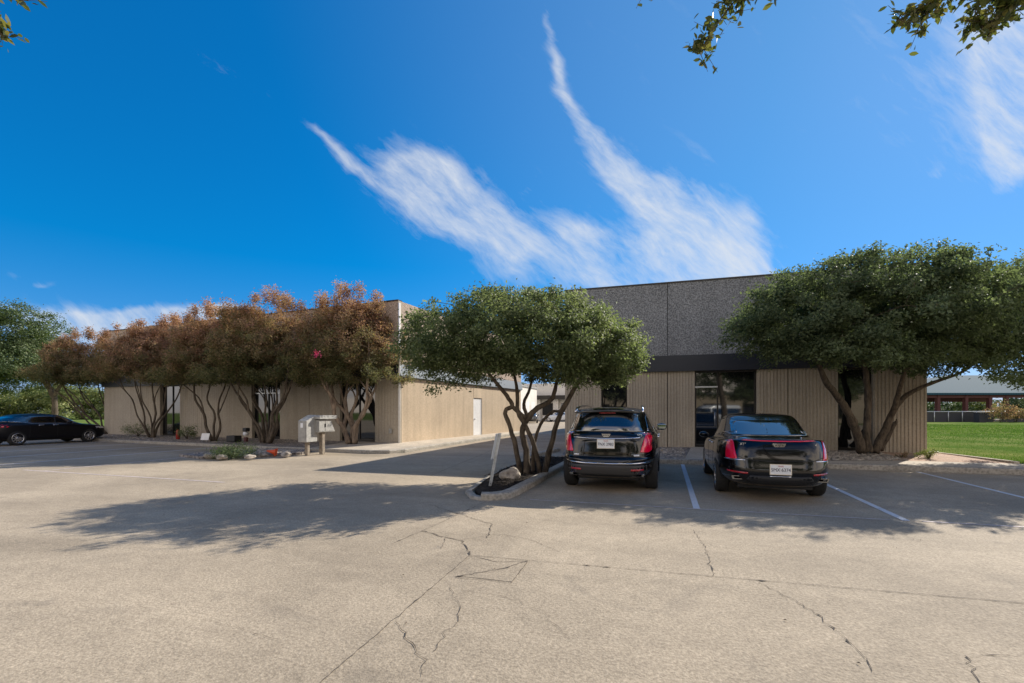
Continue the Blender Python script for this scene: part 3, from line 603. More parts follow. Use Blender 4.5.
# two trees on the right by the office wall
Zr=15.2; bR=cw((870-512)/480*Zr,Zr,.2)
stR=[(T(Zr,[(862,452,0),(856,430,-.2),(848,412,-.4),(838,397,-.6),(826,382,-.9),(818,360,-1.2)]),[.15,.12,.105,.10,.085,.05]),
 (T(Zr,[(868,452,-.1),(867,425,0),(868,400,.1),(866,375,0),(860,345,0)]),[.13,.105,.10,.085,.05]),
 (T(Zr,[(874,452,0),(886,428,.1),(893,412,0),(903,398,0),(920,388,-.1),(940,380,-.3),(962,372,-.4),(985,355,-.4)]),[.13,.11,.095,.078,.062,.05,.04,.03]),
 (T(Zr,[(880,450,.3),(890,432,.4),(899,415,.5),(903,400,.6),(908,380,.6)]),[.09,.075,.07,.055,.04]),
 (T(Zr,[(864,440,.3),(850,425,.9),(846,405,1.2),(850,380,1.2)]),[.08,.06,.05,.04]),
 (T(Zr,[(893,412,0),(898,395,-.3),(905,370,-.8),(915,345,-1.2)]),[.08,.07,.055,.04])]
Zc=13.4
elR=[E(858,325,Zc,2.9,2.6,1.35),E(795,325,Zc-.2,1.6,1.8,1.05),E(915,310,Zc,2.6,2.5,1.35),E(880,285,Zc,2.3,2.2,.95),E(768,318,Zc,.9,1.2,.75),E(815,292,Zc,1.3,1.4,.7),E(850,355,Zc-.8,1.9,1.4,.6),E(790,350,Zc-.4,1.1,1.1,.45),E(755,335,Zc-.3,.9,1.0,.5),E(935,345,Zc+.6,1.6,1.5,.9),E(925,362,Zc+.4,1.3,1.2,.5)]
tree('live_oak_tree','broad dark live oak with several leaning stems beside the ribbed office wall','tree',bR,stR,elR,1050,.31,100,.09,.5,M['bigleaf'],M['bark'],21,nbranch=170)
Zs=14.6; bS=cw((1075-512)/480*Zs,Zs,.2)
stS=[(T(Zs,[(1075,450,0),(1070,420,0),(1055,395,0),(1035,370,-.2),(1010,350,-.3)]),[.17,.14,.11,.08,.05]),(T(Zs,[(1078,450,0),(1085,410,0),(1095,370,.2),(1100,330,.2)]),[.14,.11,.08,.05])]
elS=[E(1000,318,Zs-.6,2.4,2.3,1.3),E(1050,310,Zs,2.8,2.6,1.6),E(975,350,Zs-.6,1.3,1.4,.65),E(1012,352,Zs-.8,1.5,1.4,.75),E(1110,315,Zs,2.4,2.4,1.5),E(985,290,Zs-.4,1.5,1.5,.75),E(960,350,Zs-.8,1.5,1.3,.55),E(990,366,Zs-1.5,1.2,1.2,.38),E(1022,376,Zs-1.8,1.0,1.0,.35),E(1045,372,Zs-1,1.4,1.2,.5)]
tree('live_oak_tree','dark live oak whose crown hangs over the lawn in front of the pavilion','tree',bS,stS,elS,900,.33,100,.09,.5,M['bigleaf'],M['bark'],31,nbranch=110)
WOB[0]=.85
# crepe myrtles
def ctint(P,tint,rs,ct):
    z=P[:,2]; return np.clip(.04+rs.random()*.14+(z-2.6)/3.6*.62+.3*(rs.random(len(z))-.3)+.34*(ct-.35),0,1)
cm=[(352,17.3,[(348,345,1.9),(380,350,1.2),(318,350,1.35),(350,315,1.3),(372,318,1.0),(325,320,1.1)],20.3,'crepe myrtle with pale peeling stems just right of the grey mailboxes'),
    (266,16.9,[(258,345,1.8),(285,350,1.2),(235,345,1.2),(262,318,1.2),(285,322,.9),(240,325,.9)],20.9,'crepe myrtle with a dense fan of stems coloured dark as if backlit behind the rock bed and orange cone'),
    (214,17.3,[(212,350,1.7),(192,352,1.1),(225,330,1.2),(205,328,1.1)],22.6,'crepe myrtle with two leaning stems beside the small white sign'),
    (152,17.9,[(150,356,1.9),(128,358,1.3),(170,350,1.4),(148,338,1.2),(120,345,1.1),(178,335,1.0)],25.3,'reddish crepe myrtle with spreading stems in front of the dark entrance doors'),
    (108,18.4,[(82,364,2.0),(58,368,1.2),(100,360,1.3),(80,350,1.3),(60,355,1.0)],28.6,'reddest crepe myrtle at the far end of the row above the parked black saloon')]
for i,(px,Y,lob,Z,lab) in enumerate(cm):
    rs=random.Random(40+i); b=cw((px-512)/480*Z,Z,.17); el=[E(x,y+9,Z+rs.uniform(-.3,.3),r*(1.0),r*1.0,r*.80) for x,y,r in lob]+[E(cx2,377-(Z-19.5)*.15,Z,2.0,1.6,.5) for cx2 in (np.mean([l[0] for l in lob])-20,np.mean([l[0] for l in lob])+20)]
    cxp=np.mean([l[0] for l in lob]); st=[]
    nst=[6,8,3,6,5][i]
    for k in range(nst):
        tx=(k+.5)/nst*2-1; spread=[30,34,26,34,40][i]; dzz=rs.uniform(-1,1)
        tipx=px+(cxp-px)*.8+tx*spread+rs.uniform(-4,4); r0=[.085,.06,.06,.05,.055][i]*rs.uniform(.8,1.15)
        bx=px+tx*[7,8,4,5,6][i]*.6
        st.append((T(Z,[(bx,443-(Z-19.5)*1.1+1,dzz*.1),(bx+(tipx-bx)*.2+rs.uniform(-3,3),428-(Z-19.5)*.3,dzz*.3),(bx+(tipx-bx)*.42+rs.uniform(-4,4),414,dzz*.5),(bx+(tipx-bx)*.7+rs.uniform(-4,4),400,dzz*.7),(tipx,384,dzz),(tipx+tx*4,362,dzz*1.2),(tipx+tx*2,335+ (Z-19.5)*2,dzz)]),[r0*1.2,r0,r0*.9,r0*.75,r0*.6,r0*.4,.012]))
        if rs.random()<.8:
            q1=st[-1][0][2]; q2=st[-1][0][4]; st.append(([q1,q1.lerp(q2,.5)+Vector((rs.uniform(-.3,.3),0,.05)),q2+Vector((rs.uniform(-.7,.7),rs.uniform(-.3,.3),.1))],[r0*.6,r0*.5,r0*.3]))
    # upright shoots along the top
    ex=[]
    for k in range(26):
        l=rs.choice(lob); a=rs.uniform(-1,1)*l[2]/Z*480; hh=rs.uniform(0,.55)
        p=at(l[0]+a,l[1],Z+rs.uniform(-1,1)); top=p.z+l[2]*.62*math.sqrt(max(0,1-(a/(l[2]/Z*480))**2))
        for q in range(4): ex.append([p.x-b.x,p.y-b.y,top-b.z+hh*q/3])
    tree('crepe_myrtle',lab,'tree',b,st,el,620,.27,88,.09,.42,M['crepe'],M['smoothbark'] if i==0 else M['bark'],50+i,group='crepe myrtles along the office front',tintf=ctint,nbranch=100,extra=np.array(ex),zsq=.9,flat=.5)  # all but the first get darker bark, backlit shade put into the stem colour
bl=at(317,354,18.0); rs_=np.random.RandomState(3)
fl=leaf_mesh('flower_cluster',rs_.normal(size=(60,3))*.07,.06,.8,M['pinkflower'],None,rs_); fl.location=bl; tag(fl,'single pink blossom cluster on the crepe myrtle by the mailboxes','flower')
# far trees
def simple_tree(label,xc,Z,h,r,seed,leafm='farleaf',n=260,group='trees beyond the lawn',size=.3,trunkr=.35,lift=.35):
    rs=random.Random(seed); b=cw(xc,Z,0); el=[]
    for k in range(6):
        a=rs.uniform(0,6.28); q=rs.uniform(0,.5)*r; el.append((b.x+math.cos(a)*q,b.y+math.sin(a)*q,h*(lift+rs.uniform(.12,.42)),r*rs.uniform(.5,.75),r*rs.uniform(.5,.75),h*rs.uniform(.16,.26)))
    el.append((b.x,b.y,h*.8,r*.5,r*.5,h*.2))
    st=[([(b.x,b.y,0),(b.x+.1,b.y,h*.2),(b.x-.1,b.y,h*.5),(b.x,b.y,h*.8)],[trunkr,trunkr*.8,trunkr*.5,.05])]
    return tree('broadleaf_tree',label,'tree',b,st,el,n,r*.14,46,size,.55,M[leafm],M['bark'],seed,group=group,nbranch=40)
ob=cw(-55.3,58,0); oc=lambda xc,Z,z,r,h: (*cw(xc,Z,z)[:2],z,r,r,h)
tree('broadleaf_tree','tall green tree with bare trunk rising behind the black saloon','tree',ob,[([ob,ob+Vector((.1,0,2)),ob+Vector((-.3,0,3.6)),cw(-57.5,58,6.5),cw(-59,58,10)],[.34,.30,.28,.2,.08]),([ob+Vector((-.2,0,3.2)),cw(-54.3,58,5),cw(-53,58,6.5)],[.25,.16,.06])],
 [oc(-60,58,10.5,4.6,3.6),oc(-62,58,8,5.5,3.8),oc(-57.5,57,7,4,2.8),oc(-53.5,58,6.6,3.2,1.8),oc(-64,59,11,4.5,3),oc(-59,58,12.4,2.6,2.2),oc(-66,58,6,4,3),oc(-62,58,5,4,2.2),oc(-59,57,4.6,2.6,1.5)],760,1.0,80,.24,.5,M['farleaf'],M['bark'],61,nbranch=90)
labs=['low yellowish tree in the hedge row behind the saloon','dark green rounded tree in the hedge row','bright green thicket tree behind the first crepe myrtle','pale green tree in the far belt','grey green tree in the far belt','broad tree in the far belt']
k=0
for i,(xc,Z,h,r,m_) in enumerate([(-118,96,12.5,9,'yellowleaf'),(-106,95,12,9,'yellowleaf'),(-96,98,12,9,'yellowleaf'),(-86,96,11.5,8.5,'yellowleaf'),(-78,98,11.5,8,'yellowleaf'),(-70,100,12,8,'yellowleaf')]):
    simple_tree(['yellow green low tree leftmost in the hedge row past the saloon','round topped tree second in the hedge row past the saloon','yellow leafed low tree mid hedge row past the saloon','yellow green tree just left of the bare trunk in the hedge row','yellowish thicket tree seen under the reddest crepe myrtle','yellow green tree at the office end of the hedge row'][i],xc,Z,h,r,70+i,m_,300,'hedge row trees past the left lawn',.4,.2,-.05)
for i,(xc,Z,h,r,m_) in enumerate([(86,112,7,6,'yellowleaf'),(97,112,7.5,6,'farleaf'),(108,113,7,6,'yellowleaf'),(119,113,8,6,'farleaf'),(130,113,8,6,'farleaf')]):
    simple_tree(['yellowish tree seen through the pavilion beside the office corner','green tree seen through the pavilion between its first posts','pale tree seen through the middle bays of the pavilion','dark tree seen through the right bays of the pavilion','rightmost tree behind the pavilion'][i],xc,Z,h,r,80+i,m_,200,'trees behind the pavilion',.36,.2,.02)
simple_tree('small dark tree at the end of the drive',3,95,7,4,90,'farleaf',180,'trees beyond the lawn',.3,.2,.1)
# small plants
def shrub(label,base,r,h,seed,leafm,n=60,size=.05,cat='shrub',name='shrub'):
    rs=np.random.RandomState(seed); root=empty(name,base,0,label,cat)
    C=crown('foliage',[(0,0,h*.5,r,r,h*.5)],n,r*.3,30,size,.45,M[leafm],root,seed,shell=.6,zsq=1)
    m=MB()
    for c in C[:14]: m.tube([(0,0,0),(c[0]*.4,c[1]*.4,c[2]*.6),tuple(c)],[.012,.009,.004],4)
    m.build('stem',M['bark'],root); return root
shrub('low dark shrub at the wall beneath the second reddish crepe myrtle',cw((138-512)/480*26.2,26.2,.2),.7,.75,101,'oakleaf')
shrub('small dark shrub beside the red post near the entrance doors',cw((187-512)/480*23.8,23.8,.2),.5,.65,102,'oakleaf')
shrub('dry sprig of weeds on the pink granite bed',Vector((7.35,17.1,.18)),.28,.28,103,'yellowleaf',14,.05)
shrub('second dry sprig of weeds nearest the office corner on granite bed',Vector((6.7,17.2,.18)),.18,.2,104,'crepe',8,.04)
shrub('pink flowering shrub in front of the pavilion fence',cw((1000-512)/480*59,59,.15),1.4,2.6,105,'crepe',50,.2)
shrub('second rosy shrub at the foot of the pavilion posts',cw((1016-512)/480*60,60,.15),1.0,1.8,107,'crepe',40,.18)
gc=shrub('pale green sprawling ground cover mound among the rocks',cw((234-512)/480*15.9,15.9,.05),.7,.34,106,'farleaf',90,.05,'plant','ground_cover_plant')
# rocks
def rock(label,loc,sx,sy,sz,seed,group=None,mt='rock'):
    rs=random.Random(seed); import bmesh
    bm=bmesh.new(); bmesh.ops.create_icosphere(bm,subdivisions=3,radius=1)
    ph=[rs.uniform(0,6.28) for _ in range(9)]
    pl_=[(Vector((rs.gauss(0,1),rs.gauss(0,1),rs.gauss(0,.8))).normalized(),rs.uniform(.62,.9)) for _ in range(9)]
    for v_ in bm.verts:
        c=v_.co.copy()
        for n_,d_ in pl_:
            q=c.dot(n_)
            if q>d_: c-=n_*(q-d_)*.9
        k=1+.05*math.sin(c.x*5+ph[0])+.04*math.sin(c.y*7+ph[1])+.03*math.sin(c.z*11+c.x*6+ph[2]); c*=k
        v_.co=Vector((c.x*sx,c.y*sy,max(c.z,-.55)*sz))
    me=bpy.data.meshes.new('boulder'); bm.to_mesh(me); bm.free(); me.materials.append(M[mt]); o=bpy.data.objects.new('boulder' if sx>.25 else 'rock',me); col.objects.link(o); o.location=loc; o.rotation_euler=(0,0,rs.uniform(0,3))
    return tag(o,label,'rock',group)
bo=rock('pale limestone boulder between the leaning sign post and the tree stems',Vector((-3.2,9.98,.19)),.28,.22,.17,1); bo.rotation_euler.z=.3
for i,(px,py,Z,s_,lab) in enumerate([(213,455,15.9,.3,'flat pale rock left of the ground cover mound'),(246,450,16.6,.24,'brown rock against the right of the ground cover mound'),(262,452,16.4,.2,'small grey rock left of the orange cone'),(222,459,15.4,.22,'dark rock low in front of the ground cover'),(286,455,16.2,.2,'grey rock right of the orange cone'),(250,459,15.4,.18,'rock in front of the mound nearest the paving')]):
    rock(lab,cw((px-512)/480*Z,Z,.1),s_,s_*.8,s_*.5,200+i,'rocks in the left planted bed')
rs=random.Random(77)
m=MB()
def pebble(m,x,y,z,s_):
    n=5; v=[(x,y,z+s_*.6)]+[(x+math.cos(a)*s_*rs.uniform(.7,1.2),y+math.sin(a)*s_*rs.uniform(.7,1.2),z) for a in [2*PI*i/n for i in range(n)]]
    m.add(v,[(0,1+i,1+(i+1)%n) for i in range(n)])
for i in range(2600):
    x=rs.uniform(3.2,6.6); y=rs.uniform(15.4,18.6)
    if x<4.9 and y<15.3+(x-3.6)*.6: continue
    if x>4.9 and y<16.05+.3*(x-4.9)/1.3: continue
    pebble(m,x,y,.145+(y-15.3)*.031,rs.uniform(.02,.055))
for i in range(2000): y=rs.uniform(15.35,18.5); pebble(m,rs.uniform(-3.1,.6),y,.14+(y-15.3)*.033,rs.uniform(.02,.05))
for i in range(3500):
    s_=rs.uniform(2.8,20.5); d_=-rs.uniform(.1,2.2); q=LF(s_,d_); pebble(m,q[0],q[1],.21+d_*.04,rs.uniform(.02,.06))
for i in range(900):
    x=rs.uniform(-15.8,-13.1); pebble(m,x,rs.uniform(12.6,15.2),.09,rs.uniform(.02,.08))
tag(m.build('gravel',M['rock']),'loose grey river gravel covering the planting beds','gravel',kind='stuff')
m=MB()
for i in range(1800):
    y=rs.uniform(8.2,15); x=rs.uniform(-3.9,-2.9)
    if y<10 and x<-3.0-(y-8)*.35: continue
    a=rs.uniform(0,3.14); l=rs.uniform(.02,.05); c,s2=math.cos(a)*l,math.sin(a)*l; z=(.07 if y<8.7 else .118)+rs.uniform(0,.02)
    m.add([(x-c,y-s2,z),(x+s2*.3,y-c*.3,z+.012),(x+c,y+s2,z+rs.uniform(-.005,.02)),(x-s2*.3,y+c*.3,z+.012)],[(0,1,2,3)])
tag(m.build('bark_mulch',M['mulch']),'black shredded bark mulch filling the tree island','mulch',kind='stuff')
for i,(x,y,s_) in enumerate([(-.55,17.5,.22),(-.2,17.2,.16),(.1,17.7,.14),(-.9,17.3,.13),(-.05,16.7,.1)]):
    rock(['largest grey rock by the wall right of the black sport utility','grey rock second from the wall beside the black sport utility','small rock near the concrete walk to the entrance','flat small rock close behind the sport utility mirror','smallest rock at the kerb end of that bed'][i],Vector((x,y,.2)),s_,s_*.8,s_*.6,230+i,'rocks in the bed between the cars')
# grass tufts
def grass(name,label,xf,n,hgt,seed):
    rs=np.random.RandomState(seed); P=xf(rs,n); N=len(P); a=rs.random(N)*6.28; ww=.008+.012*rs.random(N); hh=hgt*(.5+rs.random(N))
    dx=np.cos(a)*ww; dy=np.sin(a)*ww; lx=rs.normal(size=N)*hh*.35; ly=rs.normal(size=N)*hh*.35
    sc2=np.sqrt((P[:,0]**2+P[:,1]**2))/18; dx*=sc2; dy*=sc2
    V=np.stack([np.c_[P[:,0]-dx,P[:,1]-dy,P[:,2]],np.c_[P[:,0]+dx,P[:,1]+dy,P[:,2]],np.c_[P[:,0]+lx,P[:,1]+ly,P[:,2]+hh]],1).reshape(-1,3).astype(np.float32)
    me=bpy.data.meshes.new(name); me.vertices.add(N*3); me.vertices.foreach_set('co',V.ravel()); me.loops.add(N*3); me.loops.foreach_set('vertex_index',np.arange(N*3,dtype=np.int32)); me.polygons.add(N); me.polygons.foreach_set('loop_start',np.arange(0,N*3,3,dtype=np.int32)); me.polygons.foreach_set('loop_total',np.full(N,3,dtype=np.int32)); me.update()
    at_=me.attributes.new('tint','FLOAT','POINT'); pt=.5+.5*np.sin(P[:,0]*.7+np.sin(P[:,1]*.5)*2); at_.data.foreach_set('value',np.repeat(np.clip(.55*rs.random(N)+.35*pt,0,1),3).astype(np.float32)); me.materials.append(M['grassblade'])
    o=bpy.data.objects.new(name,me); col.objects.link(o); return tag(o,label,'grass',kind='stuff')
def gx(rs,n):
    Y=16.5+45*rs.random(n)**1.7; X=8.6+ (Y*.95)*rs.random(n)*1.05; k=(X>9.1-(Y-16.4)*.17+.05)|(Y>19.7); return np.c_[X[k],Y[k],np.full(k.sum(),.155)]
grass('grass','mown green grass blades of the lawn right of the office','' or gx,90000,.06,7)

# ------------------------------------------------------------------ street furniture
mb=empty('parcel_mailbox',at(308,454.5,17.0),R(2),'taller grey parcel mailbox on a wooden post, left of the pair','mailbox',group=None)
mb.location.z=.02
def profile_box(root,name,x0,x1,prof,mt):   # prof: (y,z) outline, extruded along x
    n=len(prof); v=[(x0,y,z) for y,z in prof]+[(x1,y,z) for y,z in prof]
    return MB().add(v,[tuple(range(n)),tuple(range(2*n-1,n-1,-1))]+[(i,n+i,n+(i+1)%n,(i+1)%n) for i in range(n)]).build(name,mt,root,bevel=.008)
profile_box(mb,'box',-.17,.17,[(-.3,.47),(-.3,1.22),(.22,1.42),(.28,1.42),(.28,.47)][::-1],M['mailgrey'])
MB().box(-.13,.13,-.312,-.302,.52,1.16).build('door',M['mailgrey'],mb,bevel=.003); MB().box(-.06,.04,-.32,-.314,.98,1.14).build('notice_plate',M['plate'],mb)
MB().box(-.06,.06,-.1,.02,0,.468).build('post',M['wood'],mb,bevel=.006); mb.rotation_euler.z=R(3)
mb2=empty('cluster_mailbox',cw((323-512)/480*17.5,17.5,.02),R(1),'wider grey mailbox with twin doors on a wooden post, right of the pair','mailbox')
profile_box(mb2,'box',-.18,.14,[(-.42,.80),(-.42,1.24),(.25,1.24),(.50,.80)][::-1],M['mailgrey'])
profile_box(mb2,'hood',-.22,.22,[(-.45,1.27),(-.45,1.36),(-.40,1.40),(.52,1.40),(.52,1.30),(.45,1.27)][::-1],M['mailgrey'])
MB().box(-.18,-.14,-.42,.48,.8,1.3).build('back_panel',M['mailgrey'],mb2)
profile_box(mb2,'door',.142,.152,[(-.40,.83),(-.40,1.21),(-.09,1.21),(-.09,.83)][::-1],M['mailgrey']); profile_box(mb2,'door',.142,.152,[(-.06,.83),(-.06,1.21),(.23,1.21),(.42,.83)][::-1],M['mailgrey'])
MB().box(.155,.17,-.10,-.05,.98,1.10).build('latch',M['bronze'],mb2)
MB().box(-.07,.07,-.12,.02,0,.798).build('post',M['wood'],mb2,bevel=.006)
# leaning sign on the island
sg=empty('leaning_sign_post',at(490,491,9.6),0,'weathered grey sign post leaning to the right at the island tip, sign edge on','sign')
sg.location.z=.07
base=Vector((0,0,0)); top=at(500,433,9.55)-sg.location; ax=(top-base).normalized(); sd=Vector((CA,SA,0)); fw_=Vector((-SA,CA,0))
m=MB(); q=[]
for p in (base,top):
    for a,b in ((-.03,-.012),(.03,-.012),(.03,.012),(-.03,.012)): q.append(p+sd*a+fw_*b)
m.add(q,[(0,3,2,1),(4,5,6,7),(0,1,5,4),(1,2,6,5),(2,3,7,6),(3,0,4,7)]); m.build('post',M['galv'],sg)
m=MB(); q=[]; p0=base+ax*(top.length*.52); p1=base+ax*(top.length*.99); nv=(sd*.32-fw_*.95).normalized(); wv_=(sd*-.93-fw_*.36).normalized()
wv_=(-sd*.33+fw_*-.94).normalized(); tv=wv_.cross(ax).normalized()*.004
for p in (p0,p1):
    o_=p-sd*.034
    for a,s_ in ((-.13,-1),(.13,-1),(.13,1),(-.13,1)): q.append(o_+wv_*a+tv*s_)
m.add(q,[(0,3,2,1),(4,5,6,7),(0,1,5,4),(1,2,6,5),(2,3,7,6),(3,0,4,7)]); m.build('sign_panel',M['signgreen'],sg)
# traffic cone lying on its side
cn=empty('traffic_cone',cw((271-512)/480*16.6,16.6,.02),0,'small orange cone tipped on its side at the edge of the rock bed','cone')
cone=MB().lathe([(0,.15),(.02,.14),(.42,.035),(.43,0.001)],20,'Z').build('body',M['orange'],cn); bs=MB().box(-.18,.18,-.18,.18,-.025,0).build('base',M['orange'],cn,bevel=.01)
for o in (cone,bs): o.rotation_euler=(0,R(-80),R(25)); o.location=(.2,0,.14); o.scale=(.7,.7,.7)
# small things at the left facade
wm=empty('utility_meter',cw((246-512)/480*21.6,21.6,.2),R(-5),'small black and white utility meter with red base at the wall left of the doors','meter')
MB().box(-.07,.07,-.06,.06,.0,.2).build('base',M['pvred'],wm,bevel=.01); MB().tube([(0,0,.28),(0,0,.5)],.04,8).build('pipe',M['galv'],wm); MB().lathe([(-.1,.001),(-.1,.08),(.08,.08),(.08,.001)],16,'Y',(0,0,.36)).build('dial',M['plate'],wm); MB().box(-.11,.11,-.1,.12,.46,.62).build('housing',M['blackmatte'],wm,bevel=.02)
rp=tag(MB().lathe([(0,.001),(0,.09),(.38,.09),(.44,.06),(.47,.001)],16,'Z').build('bollard',M['red'],None,cw((178-512)/480*24.0,24.0,.18)),'short red bollard beside the dark entrance doors','bollard')
ws=empty('yard_sign',cw((204-512)/480*22.2,22.2,.16),R(10),'small white yard sign leaning at the foot of the crepe myrtle','sign')
MB().box(-.2,.2,-.01,.01,.08,.4).build('panel',M['whitepaint'],ws); MB().tube([(-.12,0.02,-.02),(-.12,.02,.3)],.008,5).build('stake',M['galv'],ws); MB().tube([(.12,0.02,-.02),(.12,.02,.3)],.008,5).build('stake',M['galv'],ws); ws.rotation_euler.x=R(-18)
vb=tag(MB().box(-.25,.25,-.2,.2,0,.28).build('utility_box',M['blackmatte'],None,cw((234-512)/480*21.9,21.9,.18),bevel=.03),'low black utility box at the wall left of the meter','box')
pp=tag(MB().tube([(0,0,0),(0,0,.55)],.03,8).build('marker_post',M['galv'],None,Vector((-4.0,14.6,.1))),'thin grey marker post standing past the tree island','post')

# ------------------------------------------------------------------ cars
def cr(P,n=5):   # catmull-rom through rows of control values
    P=np.array(P,float); out=[]
    for i in range(len(P)-1):
        p0=P[max(i-1,0)];p1=P[i];p2=P[i+1];p3=P[min(i+2,len(P)-1)]
        for k in range(n):
            s_=k/n; out.append(.5*((2*p1)+(p2-p0)*s_*.8+p1*0+ ( (2*p0-5*p1+4*p2-p3)*s_*s_*.8 + (3*p1-p0-3*p2+p3)*s_**3*.8 + (p2-p1)*(3*s_*s_-2*s_**3)*.4 ) + (p2-p0)*0 ) if False else (1-s_)*p1+s_*p2 + .5*.7*(s_*(1-s_)**2*(p2-p0) - s_*s_*(1-s_)*(p3-p1) - (s_*(1-s_)**2 - s_*s_*(1-s_))*2*(p2-p1)))
    out.append(P[-1]); return np.array(out)
def car_body(root,rings,wheels,mat_,seg=112,sub=5,name='body'):
    RR=cr(rings,sub); v=[];f=[]
    for (yr,zr,yf,zf,w_,n) in RR:
        c=(yr+yf)/2; l=(yf-yr)/2
        for k in range(seg):
            th=2*PI*k/seg; cx_,sx_=math.cos(th),math.sin(th)
            # remap theta for even spacing on the squircle
            den=(abs(cx_)**n+abs(sx_)**n)**(-1/n); x=w_*cx_*den; y=c+l*sx_*den
            s_=(y-yr)/max(yf-yr,1e-6); tp=1-.05*max(0,(s_-.72)/.28)**1.5-.06*max(0,(.22-s_)/.22)
            v.append((x*tp,y,zr+(zf-zr)*s_))
    for i in range(len(RR)-1):
        for k in range(seg):
            k2=(k+1)%seg; f.append((i*seg+k,i*seg+k2,(i+1)*seg+k2,(i+1)*seg+k))
    f.append(tuple(range(seg-1,-1,-1))); f.append(tuple(range((len(RR)-1)*seg,len(RR)*seg)))
    o=MB().add(v,f,True).build(name,mat_,root)
    me0=o.data
    cm_=MB()
    cutters=[]
    for (wx,wy,wr) in wheels:
        sgn=1 if wx>0 else -1
        c=MB().lathe([(-.2,.001),(-.2,wr+.045),(.25,wr+.045),(.25,.001)],40,'X',(wx,wy,wr),smooth=False).build('cutter',None); cutters.append(c)
    for c in cutters:
        md=o.modifiers.new('b','BOOLEAN'); md.operation='DIFFERENCE'; md.object=c; md.solver='EXACT'
    bpy.context.view_layer.update(); dg=bpy.context.evaluated_depsgraph_get(); me=bpy.data.meshes.new_from_object(o.evaluated_get(dg)); o.modifiers.clear(); 
    if len(me.polygons)>100: o.data=me; me.materials.clear(); me.materials.append(mat_)
    for c in cutters: bpy.data.objects.remove(c)
    me=o.data; me.set_sharp_from_angle(angle=R(38)) if hasattr(me,'set_sharp_from_angle') else None
    bvh=BVHTree.FromPolygons([v_ for v_ in v],[q for q in f])
    return o,bvh
def project(bvh,poly,axis,sgn,step=.05,off=.004,skirt=.012):
    """poly: 2d outline; axis 'y': (x,z) seen from the rear(-1)/front(+1); axis 'x': (y,z) from the side"""
    P=[Vector(p) for p in poly]; dense=[]
    for a,b in zip(P,P[1:]+P[:1]):
        n=max(1,int((b-a).length/step))
        for i in range(n): dense.append(a.lerp(b,i/n))
    xs=[p.x for p in P]; ys=[p.y for p in P]; nb=len(dense); pts=list(dense)
    def inside(q):
        c=False; j=len(P)-1
        for i in range(len(P)):
            if (P[i].y>q.y)!=(P[j].y>q.y) and q.x<(P[j].x-P[i].x)*(q.y-P[i].y)/(P[j].y-P[i].y)+P[i].x: c=not c
            j=i
        return c
    y=min(ys)+step/2
    while y<max(ys):
        x=min(xs)+step/2
        while x<max(xs):
            q=Vector((x,y))
            if inside(q) and min((q-d_).length for d_ in dense)>step*.4: pts.append(q)
            x+=step
        y+=step
    V2,_,F,ov,_,_=geometry.delaunay_2d_cdt(pts,[(i,(i+1)%nb) for i in range(nb)],[list(range(nb))],1,1e-5)
    V=[];bad=0
    for p in V2:
        if axis=='y': o_=Vector((p.x,sgn*12+2.4,p.y)); d_=Vector((0,-sgn,0))
        elif axis=='x': o_=Vector((sgn*6,p.x,p.y)); d_=Vector((-sgn,0,0))
        else: o_=Vector((p.x,p.y,6)); d_=Vector((0,0,-1))
        h_=bvh.ray_cast(o_,d_)
        if h_[0] is None: h_=bvh.find_nearest(Vector((p.x, 0 if sgn<0 else 5,p.y)) if axis=='y' else Vector((sgn*.9,p.x,p.y)))
        V.append(h_[0]-d_*off)
    m=MB(); vv=list(V); ff=[tuple(q) for q in F]
    if ff:
        a,b,c=[V[i] for i in ff[0][:3]]; nrm=(b-a).cross(c-a)
        dd=Vector((0,sgn,0)) if axis=='y' else (Vector((sgn,0,0)) if axis=='x' else Vector((0,0,1)))
        if nrm.dot(dd)<0: ff=[tuple(reversed(q)) for q in ff]
        from collections import Counter
        ed=Counter()
        for q in ff:
            for i in range(len(q)): ed[(q[i],q[(i+1)%len(q)])]+=1
        bd=[e for e in ed if (e[1],e[0]) not in ed]; mp={}
        for e in bd:
            for i in e:
                if i not in mp: mp[i]=len(vv); vv.append(V[i]-dd*(off+skirt))
        ff += [(e[1],e[0],mp[e[0]],mp[e[1]]) for e in bd]
    m.add(vv,ff,True); return m
def mirror(poly): return [(-x,z) for x,z in poly][::-1]
def tpoly(pts,w_):   # thin band round an open polyline
    P=[Vector(p) for p in pts]; L=[];Rr=[]
    for i,p in enumerate(P):
        d_=(P[min(i+1,len(P)-1)]-P[max(i-1,0)]).normalized(); s_=Vector((-d_.y,d_.x))*w_/2; L.append(tuple(p+s_)); Rr.append(tuple(p-s_))
    return L+Rr[::-1]
